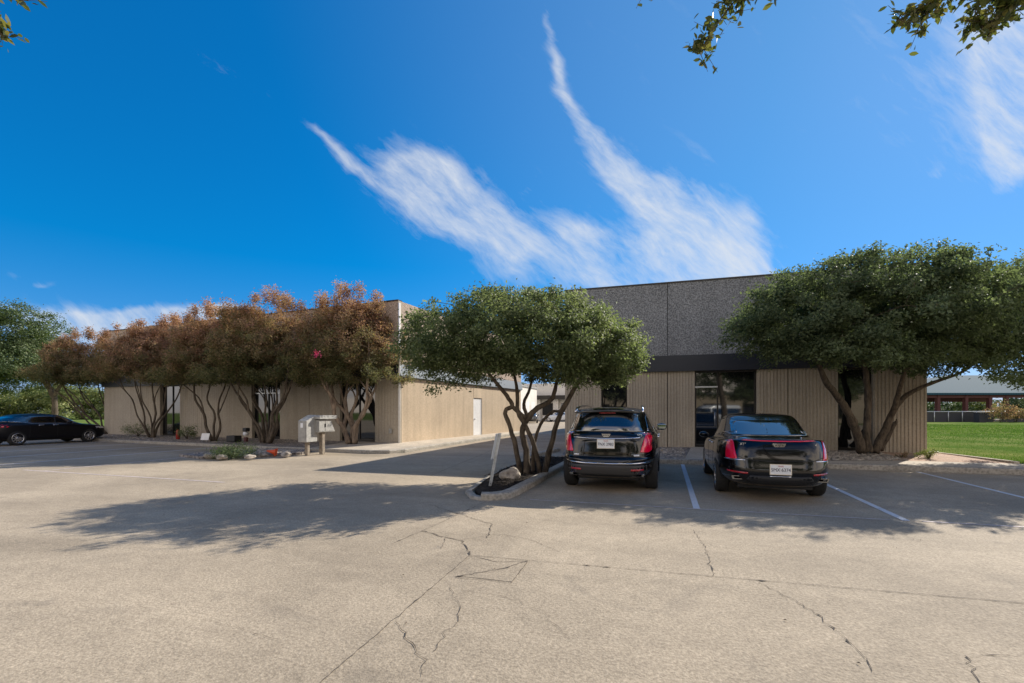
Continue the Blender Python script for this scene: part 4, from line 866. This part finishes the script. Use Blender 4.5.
def wheel(parent,x,y,r,wd,spokes=10,two=False):
    s_=1 if x>0 else -1; w0=empty('wheel',(x,y,r)); w0.parent=parent; w0.rotation_euler=(0,0,0 if s_>0 else PI)
    rr=r*.68
    MB().lathe([(-wd/2,rr),(-wd/2,r*.93),(-wd/2+.025,r*.985),(-wd*.25,r),(wd*.25,r),(wd/2-.025,r*.985),(wd/2,r*.93),(wd/2+.004,r*.8),(wd/2-.004,rr),(0,rr-.01)],44,'X',closed=True).build('tyre',M['tyre'],w0)
    m=MB(); m.lathe([(wd/2-.008,rr+.002),(wd/2+.004,rr-.012),(wd/2-.012,rr-.03),(wd/2-.07,rr-.04),(-wd/2+.02,rr-.02)],44,'X')
    for k in range(spokes):
        a=2*PI*k/spokes; ca,sa=math.cos(a),math.sin(a); q=[]
        for (rad,ww,xx) in ((.05,.030,wd/2-.02),(rr-.02,.024,wd/2-.012)):
            for (t_,dx) in ((-ww,0),(ww,0),(ww,-.035),(-ww,-.035)): q.append((xx+dx, rad*ca-t_*sa, rad*sa+t_*ca))
        m.add(q,[(0,3,2,1),(4,5,6,7),(0,1,5,4),(1,2,6,5),(2,3,7,6),(3,0,4,7)])
    m.lathe([(wd/2-.055,.001),(wd/2-.05,.06),(wd/2-.012,.06),(wd/2-.004,.045),(wd/2-.004,.001)],20,'X'); m.build('rim',M['alloy'],w0)
    MB().lathe([(wd/2-.075,.001),(wd/2-.075,rr-.03)],32,'X').build('brake_disc',M['bronze'],w0)
def text_mesh(s_,size,mat_,parent,loc,name='lettering',ext=.0015,rx=90,sx=1,rz=0):
    cu=bpy.data.curves.new(name,'FONT'); cu.body=s_; cu.size=size; cu.extrude=ext; cu.align_x='CENTER'; cu.align_y='CENTER'; tmp=bpy.data.objects.new('tmp',cu); col.objects.link(tmp)
    dg=bpy.context.evaluated_depsgraph_get(); me=bpy.data.meshes.new_from_object(tmp.evaluated_get(dg)); bpy.data.objects.remove(tmp); me.materials.clear(); me.materials.append(mat_); me.name=name
    o=bpy.data.objects.new(name,me); col.objects.link(o); o.parent=parent; o.location=loc; o.rotation_euler=(R(rx),0,R(rz)); o.scale=(sx,1,1); return o
def plate(root,bvh,z,text,w_=.31,h_=.155,xc=0,out=.012):
    hit=min([bvh.ray_cast(Vector((xx,-3,zz)),Vector((0,1,0)))[0].y for xx in (xc-w_/2,xc,xc+w_/2) for zz in (z-h_/2,z,z+h_/2)]); y=hit-out
    p=MB().box(xc-w_/2-.012,xc+w_/2+.012,y,hit+.06,z-h_/2-.012,z+h_/2+.012).build('plate_frame',M['chrome'],root)
    q=MB().box(xc-w_/2,xc+w_/2,y-.004,y-.001,z-h_/2,z+h_/2).build('license_plate',M['plate'],root)
    text_mesh(text,.082,M['plateink'],q,(xc,y-.006,z-.008),sx=.86); text_mesh('TEXAS',.03,M['red'],q,(xc,y-.006,z+.055))
    return y
def ray(bvh,x,z): h_=bvh.ray_cast(Vector((x,-3,z)),Vector((0,1,0))); return h_[0].y if h_[0] else 0
def crest(root,bvh,z,s_=.09):
    y=ray(bvh,0,z)-.012; m=MB(); pts=[(-s_,.35*s_),(-s_*.62,-.35*s_),(s_*.62,-.35*s_),(s_,.35*s_)]
    q=[(x,y,z+zz) for x,zz in pts]+[(x,y+.02,z+zz) for x,zz in pts]; m.add(q,[(0,1,2,3),(0,4,5,1),(1,5,6,2),(2,6,7,3),(3,7,4,0)]); b=m.build('emblem',M['chrome'],root)
    m=MB()
    for a in (-.5,0,.5): 
        c=a*s_; m.add([(c-.02*s_/.09,y-.002,z+.25*s_),(c,y-.002,z-.22*s_),(c+.02*s_/.09,y-.002,z+.25*s_),(c,y-.002,z+.02*s_)],[(0,1,3),(3,1,2)])
    m.build('emblem_stripes',M['bronze'],b)
def add_side(root,bvh,sgn,poly,name,mat_,off=.004,**k): return project(bvh,poly,'x',sgn,off=off,**k).build(name,mat_,root)

# ---- black sport utility seen from behind
suv=empty('sport_utility_car',(-1.09,9.22,0),0,'shiny black sport utility car with roof rails parked beside the tree island','car')
L=4.82
ringsS=[(.40,.30,L-.5,.26,.62,3.2),(.20,.29,L-.25,.22,.80,4),(.07,.33,L-.10,.28,.895,4.4),(.015,.44,L-.02,.42,.93,4.6),(.0,.58,L,.6,.945,4.6),(.02,.66,L-.01,.72,.95,5.6),(.075,.70,L-.02,.80,.95,6),(.085,.80,L-.06,.88,.95,6),
 (.105,1.00,L-.20,.99,.94,5.6),(.145,1.12,L-.55,1.06,.925,5),(.18,1.175,L-1.30,1.15,.875,3.8),(.20,1.28,L-1.52,1.29,.82,3.6),(.33,1.47,L-1.95,1.48,.735,3.5),(.42,1.575,L-2.2,1.58,.68,3.4),(.50,1.625,L-2.45,1.625,.60,3.2),(.75,1.66,L-2.75,1.66,.42,2.8),(1.3,1.68,L-3.0,1.68,.18,2.4)]
wr=.375; whS=[(sx*.80,yy,wr) for sx in (-1,1) for yy in (1.0,3.86)]
body,bv=car_body(suv,ringsS,whS,M['black'])
for (x,y,r) in whS: wheel(suv,x+(.02 if x>0 else -.02),y,r,.235)
gl=[(-.705,1.175),(.705,1.175),(.69,1.24),(.60,1.45),(.545,1.515),(.3,1.53),(-.3,1.53),(-.545,1.515),(-.60,1.45),(-.69,1.24)]
project(bv,gl,'y',-1).build('rear_window',M['carglass'],suv)
for s_ in (1,-1):
    lamp=[(.635,.80),(.79,.795),(.845,.83),(.835,1.0),(.81,1.15),(.745,1.165),(.69,1.0)]
    lamp=lamp if s_>0 else mirror(lamp)
    project(bv,lamp,'y',-1,.03,.010,.03).build('taillight',M['redlens'],suv)
    add_side(suv,bv,s_,[(.34,.88),(.62,1.09),(.50,1.13),(.34,1.15)],'side_lamp',M['redlens'],.008)
    rf=[(.47,.445),(.70,.445),(.70,.48),(.47,.48)]; rf=rf if s_>0 else mirror(rf); project(bv,rf,'y',-1,.04,.006).build('reflector',M['reddark'],suv)
    fg=[(.52,.72),(.62,.72),(.62,.755),(.52,.755)]; fg=fg if s_>0 else mirror(fg); project(bv,fg,'y',-1,.04,.004).build('reversing_lamp',M['clearlens'],suv)
    ex=MB(); y0=ray(bv,s_*.58,.37)
    fr=[(-.12,-.035),(.12,-.035),(.14,.035),(-.10,.035)]
    fr=[(x*(s_),z) for x,z in fr]
    q=[(s_*.58+x,y0-.01,.365+z) for x,z in fr]+[(s_*.60+x*.82,y0-.03,.365+z*.6) for x,z in fr]+[(s_*.60+x*.82,y0+.1,.365+z*.6) for x,z in fr]+[(s_*.60+x,y0+.1,.365+z) for x,z in fr]
    ff=[]; 
    for i in range(4):
        j=(i+1)%4; ff+=[(i,j,4+j,4+i),(4+i,4+j,8+j,8+i),(j,i,12+i,12+j)]
    ex.add(q,ff+[(8,9,10,11)]); ex.build('exhaust_tip',M['darkchrome'],suv)
    add_side(suv,bv,s_,[(.62,1.21),(1.0,1.165),(3.12,1.185),(2.72,1.42),(2.40,1.535),(1.1,1.54),(.82,1.45)],'side_window',M['carglass'])
    add_side(suv,bv,s_,tpoly([(.60,1.20),(1.0,1.155),(3.2,1.17)],.018),'window_trim',M['chrome'],.008)
    for yy in (1.42,2.42): add_side(suv,bv,s_,tpoly([(yy,.32),(yy,1.15)],.008),'door_seam',M['blackmatte'],.003,step=.1)
    for yy in (1.55,2.55): add_side(suv,bv,s_,tpoly([(yy,1.03),(yy+.2,1.035)],.032),'door_handle',M['chrome'],.03)
    # roof rails
    pts=[(s_*.665,.55,1.56),(s_*.655,.68,1.635),(s_*.64,.95,1.675),(s_*.62,1.8,1.70),(s_*.60,2.3,1.68),(s_*.59,2.42,1.63)]
    MB().tube(pts,[.022,.026,.022,.02,.02,.018],8).build('roof_rail',M['chrome'],suv)
    # mirrors
    mr=MB(); cx_=s_*1.0; mr.lathe([(3.02,.001),(3.03,.07),(3.08,.10),(3.17,.085),(3.22,.001)],20,'Y',(cx_,0,1.20)); 
    for i,p in enumerate(mr.v): mr.v[i]=(cx_+(p[0]-cx_)*1.25,p[1],1.20+(p[2]-1.20)*.85)
    mo=mr.build('mirror',M['black'],suv); MB().tube([(s_*.90,3.12,1.14),(cx_,3.12,1.16)],.025,8).build('mirror_arm',M['blackmatte'],mo)
    mg=MB(); mg.prism([(cx_-.105,3.0),(cx_+.105,3.0),(cx_+.105,3.03),(cx_-.105,3.03)],1.135,1.265); mg.build('mirror_glass',mat('mirror_glass_'+str(s_),(.35,.4,.42),.03,1),mo,bevel=.02)
yb=plate(suv,bv,.95,'FNX 2983')
crest(suv,bv,1.11,.085)
tc=[(-.62,1.085),(-.1,1.062),(.1,1.062),(.62,1.085),(.62,1.098),(-.62,1.098)][:]
project(bv,tpoly([(-.64,1.075),(-.3,1.055),(0,1.05),(.3,1.055),(.64,1.075)],.018),'y',-1,.04,.012).build('chrome_bar',M['chrome'],suv)
project(bv,tpoly([(-.86,.60),(-.4,.585),(0,.58),(.4,.585),(.86,.60)],.026),'y',-1,.05,.012).build('bumper_trim',M['chrome'],suv)
project(bv,[(-.80,.36),(.80,.36),(.84,.52),(.80,.555),(-.80,.555),(-.84,.52)],'y',-1,.06,.004).build('lower_bumper',M['greyplastic'],suv)
project(bv,tpoly([(-.80,.76),(-.7,.715),(0,.70),(.7,.715),(.80,.76)],.012),'y',-1,.05,.003).build('tailgate_seam',M['blackmatte'],suv)
project(bv,tpoly([(-.16,1.545),(.16,1.545)],.02),'y',-1,.04,.006).build('brake_light',M['reddark'],suv)
sp=MB(); n=9; v=[];f=[]
for i in range(n):
    x=-.62+1.24*i/(n-1); k=(x/.62)**2; v+=[(x,.36+.05*k,1.548-.02*k),(x,.28+.06*k,1.575-.03*k),(x,.60,1.645-.035*k)]
for i in range(n-1): a=i*3; b=a+3; f+=[(a,b,b+1,a+1),(a+1,b+1,b+2,a+2),(a+2,b+2,b,a)]
f+=[(0,1,2),((n-1)*3+2,(n-1)*3+1,(n-1)*3)]
sp.add(v,f,True).build('spoiler',M['black'],suv)
text_mesh('XT5',.055,M['chrome'],suv,(.62,ray(bv,.62,1.115)-.014,1.118),'badge',rz=6); text_mesh('LUXURY',.032,M['chrome'],suv,(-.58,ray(bv,-.58,1.115)-.014,1.118),'badge',rz=-6)
MB().tube([(-.02,.26,1.22),(-.28,.215,1.205)],.012,6).build('wiper',M['blackmatte'],suv)
MB().add([(0,.95,1.66),(-.02,1.12,1.668),(.02,1.12,1.668),(0,1.0,1.735)],[(0,1,3),(1,2,3),(2,0,3),(0,2,1)]).build('antenna_fin',M['black'],suv)
MB().box(-.6,.6,.5,4.2,.22,.34).build('underbody',M['blackmatte'],suv)
project(bv,[(-.62,1.20),(.62,1.20),(.5,1.56),(-.5,1.56)],'y',1).build('windscreen',M['carglass'],suv)

# ---- generic saloon
def saloon(root,L,W,H,wb,roh,wr,paint,tail=True,deck=1.06,spk=10,rings=None,k1=0.0,k2=0.0):
    hw=W/2
    rg=rings or [(.45,.30,L-.5,.24,hw*.68,3.2),(.22,.27,L-.25,.20,hw*.86,3.8),(.08,.31,L-.10,.25,hw*.955,4.2),(.02,.42,L-.02,.36,hw*.99,5),(.0,.56,L,.50,hw,5.4),(.02,.68,L-.02,.62,hw,5.6),
     (.035,.78,L-.07,.72,hw*.995,5.6),(.075,.92,L-.18,.80,hw*.985,5.4),(.14,deck-.03,L-.42,.87,hw*.965,5),(.175,deck,L-.62,.90,hw*.94,4.6),(.34,deck+.005,L-.95,.94,hw*.90,3.7),(.62-k1*.7,deck+.03,L-1.30+k2,.985,hw*.865,3.5),(.74-k1,deck+.07,L-1.42+k2,1.02,hw*.84,3.4),
     (1.05-k1,deck+.20,L-1.72+k2,1.18,hw*.775,3.4),(1.38-k1,H-.12,L-2.05+k2*.8,H-.10,hw*.70,3.3),(1.58-k1*.7,H-.05,L-2.25,H-.04,hw*.62,3.1),(min(1.95,L*.38),H-.01,max(L-2.6,L*.485),H-.01,hw*.42,2.8),(min(2.3,L*.42),H,max(L-2.75,L*.46),H,hw*.15,2.4)]
    wh=[(sx*(hw-.135),yy,wr) for sx in (-1,1) for yy in (roh,roh+wb)]
    body,bv=car_body(root,rg,wh,paint)
    for (x,y,r) in wh: wheel(root,x+(.015 if x>0 else -.015),y,r,.23,spk)
    MB().box(-.6,.6,.5,L-.6,.19,.32).build('underbody',M['blackmatte'],root)
    f=H/1.5
    for s_ in (1,-1):
        sw=[(1.02-k1,deck+.105),(1.35-k1,deck+.055),(1.6,deck+.01),(L-1.62+k2,deck-.03),(L-2.02+k2,1.21*f),(L-2.38+k2*.8,H-.115),(1.85-k1,H-.10),(1.45-k1,H-.15)]
        add_side(root,bv,s_,sw,'side_window',M['carglass'])
        add_side(root,bv,s_,tpoly([(1.0,deck+.095),(1.35,deck+.045),(1.6,deck+.005),(L-1.6,deck-.032)],.014),'window_trim',M['chrome'],.007)
        md=roh+wb*.52
        add_side(root,bv,s_,tpoly([(md,deck),(md+.02,H-.11)],.05),'door_pillar',M['blackmatte'],.007)
        for yy in (md,roh+.42,): add_side(root,bv,s_,tpoly([(yy,.34),(yy+.02,deck-.04)],.008),'door_seam',M['blackmatte'],.003,step=.1)
        for yy in (md-.98+.62,md+.20-.0): add_side(root,bv,s_,tpoly([(yy-.55+.2,.915),(yy-.35+.2,.92)],.03),'door_handle',M['chrome'],.028)
        cx_=s_*(hw+.055); my=L-1.85
        mr=MB().lathe([(my-.10,.001),(my-.09,.06),(my-.02,.085),(my+.06,.07),(my+.10,.001)],18,'Y',(cx_,0,1.03))
        for i,p in enumerate(mr.v): mr.v[i]=(cx_+(p[0]-cx_)*1.25,p[1],1.03+(p[2]-1.03)*.85)
        mo=mr.build('mirror',paint,root); MB().tube([(s_*(hw-.06),my,.98),(cx_,my,1.0)],.022,8).build('mirror_arm',M['blackmatte'],mo)
        hl=[(.52,.66),(.86*hw/.92,.70),(.84*hw/.92,.79),(.60,.765)]; hl=hl if s_>0 else mirror(hl); project(bv,hl,'y',1,.04,.006).build('headlight',M['clearlens'],root)
    project(bv,[(-.66,1.05),(.66,1.05),(.56,H-.11),(-.56,H-.11)],'y',1).build('windscreen',M['carglass'],root)
    project(bv,[(-.42,.36),(.42,.36),(.5,.66),(-.5,.66)],'y',1,.06,.006).build('grille',M['blackmatte'],root)
    return body,bv
sed=empty('saloon_car',(1.86,9.14,0),0,'glossy black saloon with red lamps seen from behind in front of the entrance doors','car')
body,bv=saloon(sed,5.13,1.86,1.54,2.84,1.17,.345,M['black'],deck=1.085)
gl=[(-.70,1.125),(.70,1.125),(.665,1.20),(.575,1.33),(.53,1.385),(.25,1.40),(-.25,1.40),(-.53,1.385),(-.575,1.33),(-.665,1.20)]
project(bv,gl,'y',-1,.05,.004).build('rear_window',M['carglass'],sed)
for s_ in (1,-1):
    lamp=[(.66,.745),(.74,.735),(.815,.74),(.815,.80),(.80,.95),(.765,1.06),(.70,1.07),(.685,.90)]; lamp=lamp if s_>0 else mirror(lamp)
    project(bv,lamp,'y',-1,.03,.010,.04).build('taillight',M['redlens'],sed)
    lt=[(.54,.735),(.70,.74),(.835,.732),(.833,.718),(.68,.715),(.54,.722)]; lt=lt if s_>0 else mirror(lt); project(bv,lt,'y',-1,.03,.012,.02).build('lamp_trim',M['chrome'],sed)
    rf=[(.50,.49),(.80,.50),(.80,.53),(.50,.52)]; rf=rf if s_>0 else mirror(rf); project(bv,rf,'y',-1,.04,.007).build('reflector',M['reddark'],sed)
    y0=ray(bv,s_*.62,.42); fr=[(-.12,-.035),(.11,-.035),(.13,.03),(-.12,.03)]; fr=[(x*s_,z) for x,z in fr]
    q=[(s_*.62+x,y0-.005,.415+z) for x,z in fr]+[(s_*.62+x*.86,y0-.005,.415+z*.6) for x,z in fr]+[(s_*.62+x*.86,y0+.1,.415+z*.6) for x,z in fr]+[(s_*.62+x,y0+.1,.415+z) for x,z in fr]
    ff=[]
    for i in range(4):
        j=(i+1)%4; ff+=[(i,j,4+j,4+i),(4+i,4+j,8+j,8+i),(j,i,12+i,12+j)]
    m=MB(); m.add(q,ff+[(8,9,10,11)]); m.build('exhaust_tip',M['darkchrome'],sed)
yb=plate(sed,bv,.585,'5MX·6374')
crest(sed,bv,.985,.105)
project(bv,tpoly([(-.58,1.075),(-.3,1.062),(0,1.058),(.3,1.062),(.58,1.075)],.018),'y',-1,.04,.012).build('brake_light',M['redlens'],sed)
project(bv,tpoly([(-.70,.90),(-.69,.80),(-.5,.735),(0,.715),(.5,.735),(.69,.80),(.70,.90)],.01),'y',-1,.04,.003).build('boot_seam',M['blackmatte'],sed)
project(bv,[(-.60,.30),(.60,.30),(.46,.47),(-.46,.47)],'y',-1,.06,.004).build('rear_diffuser',M['blackmatte'],sed)
project(bv,tpoly([(-.16,.462),(.16,.462)],.018),'y',-1,.04,.008).build('plate_trim',M['chrome'],sed)
text_mesh('XTS',.06,M['chrome'],sed,(-.56,ray(bv,-.56,1.0)-.014,1.0),'badge'); text_mesh('4',.05,M['chrome'],sed,(.56,ray(bv,.56,1.0)-.014,1.0),'badge')
m=MB(); m.add([(0,1.75,1.478),(-.025,1.95,1.49),(.025,1.95,1.49),(0,1.82,1.545)],[(0,1,3),(1,2,3),(2,0,3),(0,2,1)]); m.build('antenna_fin',M['black'],sed)
# left saloon
M['blackdusty']=mat('dusty_black_car_paint',(.006,.006,.008),.35,0,.25,coat=.08)
ls=empty('saloon_car',(-29.05,12.95,0),0,'black saloon parked nose in at the far left, seen from its side','car')
body,bv=saloon(ls,4.86,1.84,1.46,2.85,1.05,.335,M['blackdusty'],deck=1.0,spk=10,k1=.35,k2=.22)
project(bv,[(-.66,1.08),(.66,1.08),(.56,1.32),(-.56,1.32)],'y',-1).build('rear_window',M['carglass'],ls)
for s_ in (1,-1):
    lamp=[(.45,.86),(.86,.84),(.87,.96),(.50,.95)]; lamp=lamp if s_>0 else mirror(lamp); project(bv,lamp,'y',-1,.04,.008).build('taillight',M['redlens'],ls)
# distant cars in the drive and the white van behind the viewer
dc=empty('saloon_car',(-17.2,79-8,0),R(90),'white saloon parked at the far end of the drive','car'); dc.location=cw((575-512)/480*70,70,0); dc.rotation_euler.z=R(90)
saloon(dc,4.7,1.82,1.46,2.75,1.0,.33,M['whitecar'],deck=1.03)
dd=empty('saloon_car',cw((531-512)/480*62,62,0),R(15),'dark grey saloon parked by the shed at the end of the drive','car')
saloon(dd,4.7,1.82,1.46,2.75,1.0,.33,M['greycar'],deck=1.03)
vn=empty('passenger_van',(6.2,-7.6,0),R(75),'white van parked across the lot','van')
L=5.2
rv=[(.35,.34,L-.4,.3,.70,3.6),(.1,.34,L-.15,.3,.90,4.6),(.0,.50,L,.50,.97,5),(.0,.80,L-.02,.80,.98,5),(.03,1.05,L-.15,.98,.975,5),(.05,1.20,L-.75,1.10,.96,4.8),(.08,1.30,L-.95,1.22,.94,4.8),(.14,1.75,L-1.45,1.75,.86,4.6),(.22,2.0,L-1.75,2.0,.80,4.4),(.35,2.07,L-1.95,2.07,.72,4),(.8,2.1,L-2.3,2.1,.4,3)]
whv=[(sx*.84,yy,.37) for sx in (-1,1) for yy in (1.05,4.1)]
body,bv=car_body(vn,rv,whv,M['whitecar'])
for (x,y,r) in whv: wheel(vn,x,y,r,.24,6)
for s_ in (1,-1):
    for a,b in ((.3,1.5),(1.62,2.75),(2.87,3.9)): add_side(vn,bv,s_,[(a,1.28),(b,1.28),(b-(.35 if b>3.5 else 0),1.8),(a,1.8)],'side_window',M['carglass'])
project(bv,[(-.7,1.3),(.7,1.3),(.62,1.8),(-.62,1.8)],'y',-1).build('rear_window',M['carglass'],vn); project(bv,[(-.75,1.3),(.75,1.3),(.66,1.82),(-.66,1.82)],'y',1).build('windscreen',M['carglass'],vn)

# ------------------------------------------------------------------ overhanging trees behind the viewer
def overhang(label,base,stem,sprays,seed,crowns,group):
    b=Vector(base); root=empty('live_oak_tree',b,0,label,'tree',group); m=MB(); rs=random.Random(seed); nr=np.random.RandomState(seed); pos=[];
    st=[([Vector(p)-b for p in s_],r) for s_,r in stem]
    for pts,rad in st:
        m.tube(pts,rad,9)
    for (p0,pts,n) in sprays:     # twig polyline and number of leaves
        P=[Vector(p)-b for p in pts]; q=[Vector(p0)-b]+P; m.tube(q,[.018]+[.008-.005*i/len(P) for i in range(len(P))],5)
        for i in range(n):
            k=rs.randrange(len(P)-1); c=P[k].lerp(P[k+1],rs.random())
            if rs.random()<.75:
                # side twiglet
                d_=Vector((rs.gauss(0,.09),rs.gauss(0,.09),rs.gauss(-.01,.07))); m.tube([c,c+d_],[.003,.0015],4,cap=False)
                for j in range(5): pos.append(c+d_*(.3+.7*rs.random())+Vector((rs.gauss(0,.02),rs.gauss(0,.02),rs.gauss(0,.02))))
            else: pos.append(c)
    nr2=np.random.RandomState(seed+5)
    leaf_mesh('foliage',np.array([list(p) for p in pos]),.074,.46,M['nearleaf'],root,nr2,shape='oval',fold=.06)
    L=[(e[0]-b.x,e[1]-b.y,e[2]-b.z,e[3],e[4],e[5]) for e in crowns]
    crown('crown',L,380,.45,60,.10,.45,M['nearleaf'],root,seed+9)
    m.build('trunk',M['bark'],root)
def A(px,py,Z): return at(px,py,Z)
b1=cw(3.4,-3.2,0); top1=cw(3.2,-2.2,5.6)
lim=[([b1,cw(3.5,-3.0,1.6),cw(3.3,-2.6,3.4),top1],[.28,.22,.18,.12]),([top1,cw(3.3,-.2,5.9),cw(3.6,2.0,6.0),cw(4.0,4.1,5.75)],[.12,.08,.05,.03]),([top1,cw(2.4,0,5.9),cw(2.2,2.2,5.9),cw(2.3,4.2,5.6)],[.1,.07,.04,.02])]
Zt=4.2
def A(px,py,Z): return at(px,py-9,Z)
spr=[(cw(2.3,4.2,5.6),[A(762,-20,Zt),A(742,2,Zt),A(728,18,Zt),A(716,35,Zt),A(706,52,Zt),A(699,60,Zt)],58),(cw(2.3,4.2,5.6),[A(770,-20,Zt),A(752,-5,Zt),A(745,8,Zt),A(742,20,Zt)],16),(cw(2.3,4.2,5.6),[A(790,-25,Zt),A(786,-8,Zt),A(787,6,Zt)],7),
 (cw(4.0,4.1,5.75),[A(985,-25,Zt),A(955,-5,Zt),A(930,12,Zt),A(912,22,Zt),A(896,30,Zt)],58),(cw(4.0,4.1,5.75),[A(1010,-20,Zt),A(990,0,Zt),A(975,20,Zt),A(985,38,Zt)],50),(cw(4.0,4.1,5.75),[A(1040,-20,Zt),A(1020,5,Zt),A(1000,22,Zt),A(985,42,Zt)],60),(cw(4.0,4.1,5.75),[A(1000,-25,Zt),A(960,-8,Zt),A(938,8,Zt),A(915,42,Zt)],40),(cw(4.0,4.1,5.75),[A(1060,-10,Zt),A(1030,10,Zt),A(1010,18,Zt),A(996,10,Zt)],60),
 (cw(2.2,2.2,5.9),[A(655,-30,Zt),A(650,-12,Zt),A(646,2,Zt)],5)]
overhang('live oak whose leafy twigs dip into the top right of the sky',b1,lim,spr,301,[(cw(3.4,-3.0,7).x,cw(3.4,-3.0,7).y,7.2,2.6,2.6,1.3),(cw(5.5,-3.5,7).x,cw(5.5,-3.5,7).y,6.8,1.8,1.8,1.0)],'trees overhanging the viewer')
b2=cw(-6.5,-2.0,0); top2=cw(-6.2,-1.0,5.4)
lim2=[([b2,cw(-6.4,-1.8,2),cw(-6.3,-1.4,4),top2],[.22,.18,.14,.1]),([top2,cw(-5.8,1.5,5.7),cw(-5.2,4.3,5.4)],[.09,.05,.02])]
spr2=[(cw(-5.2,4.3,5.4),[A(-25,-20,Zt),A(-8,-8,Zt),A(10,2,Zt),A(26,14,Zt)],16),(cw(-5.2,4.3,5.4),[A(-30,0,Zt),A(-15,20,Zt),A(-5,36,Zt),A(4,46,Zt)],28)]
overhang('live oak with only a few leaves showing in the top left corner',b2,lim2,spr2,311,[(cw(-7.5,-3.5,7).x,cw(-7.5,-3.5,7).y,7.0,2.4,2.4,1.2)],'trees overhanging the viewer')
for i,(x,y) in enumerate([(-6,-24),(2,-27),(10,-23),(19,-25),(-16,-25)]):
    simple_tree(['round tree across the lot nearest the low office middle','round tree across the lot left of the van','round tree across the lot right of the van','round tree at the far east side of the lot','round tree at the far west side of the lot'][i],x*CA+y*SA,-x*SA+y*CA,6.5,3.2,400+i,'bigleaf',150,'trees across the lot',.16,.16,.3)

for i,(x,y,h,r) in enumerate([(2.2,-11.5,8.5,4.2),(8.5,-15,7.5,3.6),(-4,-15,8,4.0),(14.5,-12,8,4.2)]):
    simple_tree(['dense tree directly across the lot from the entrance','dense tree behind the white van','dense tree across the lot west of the entrance line','dense tree across the lot east of the white van'][i],x*CA+y*SA,-x*SA+y*CA,h,r,440+i,'bigleaf',260,'big trees across the lot',.17,.17,.28)
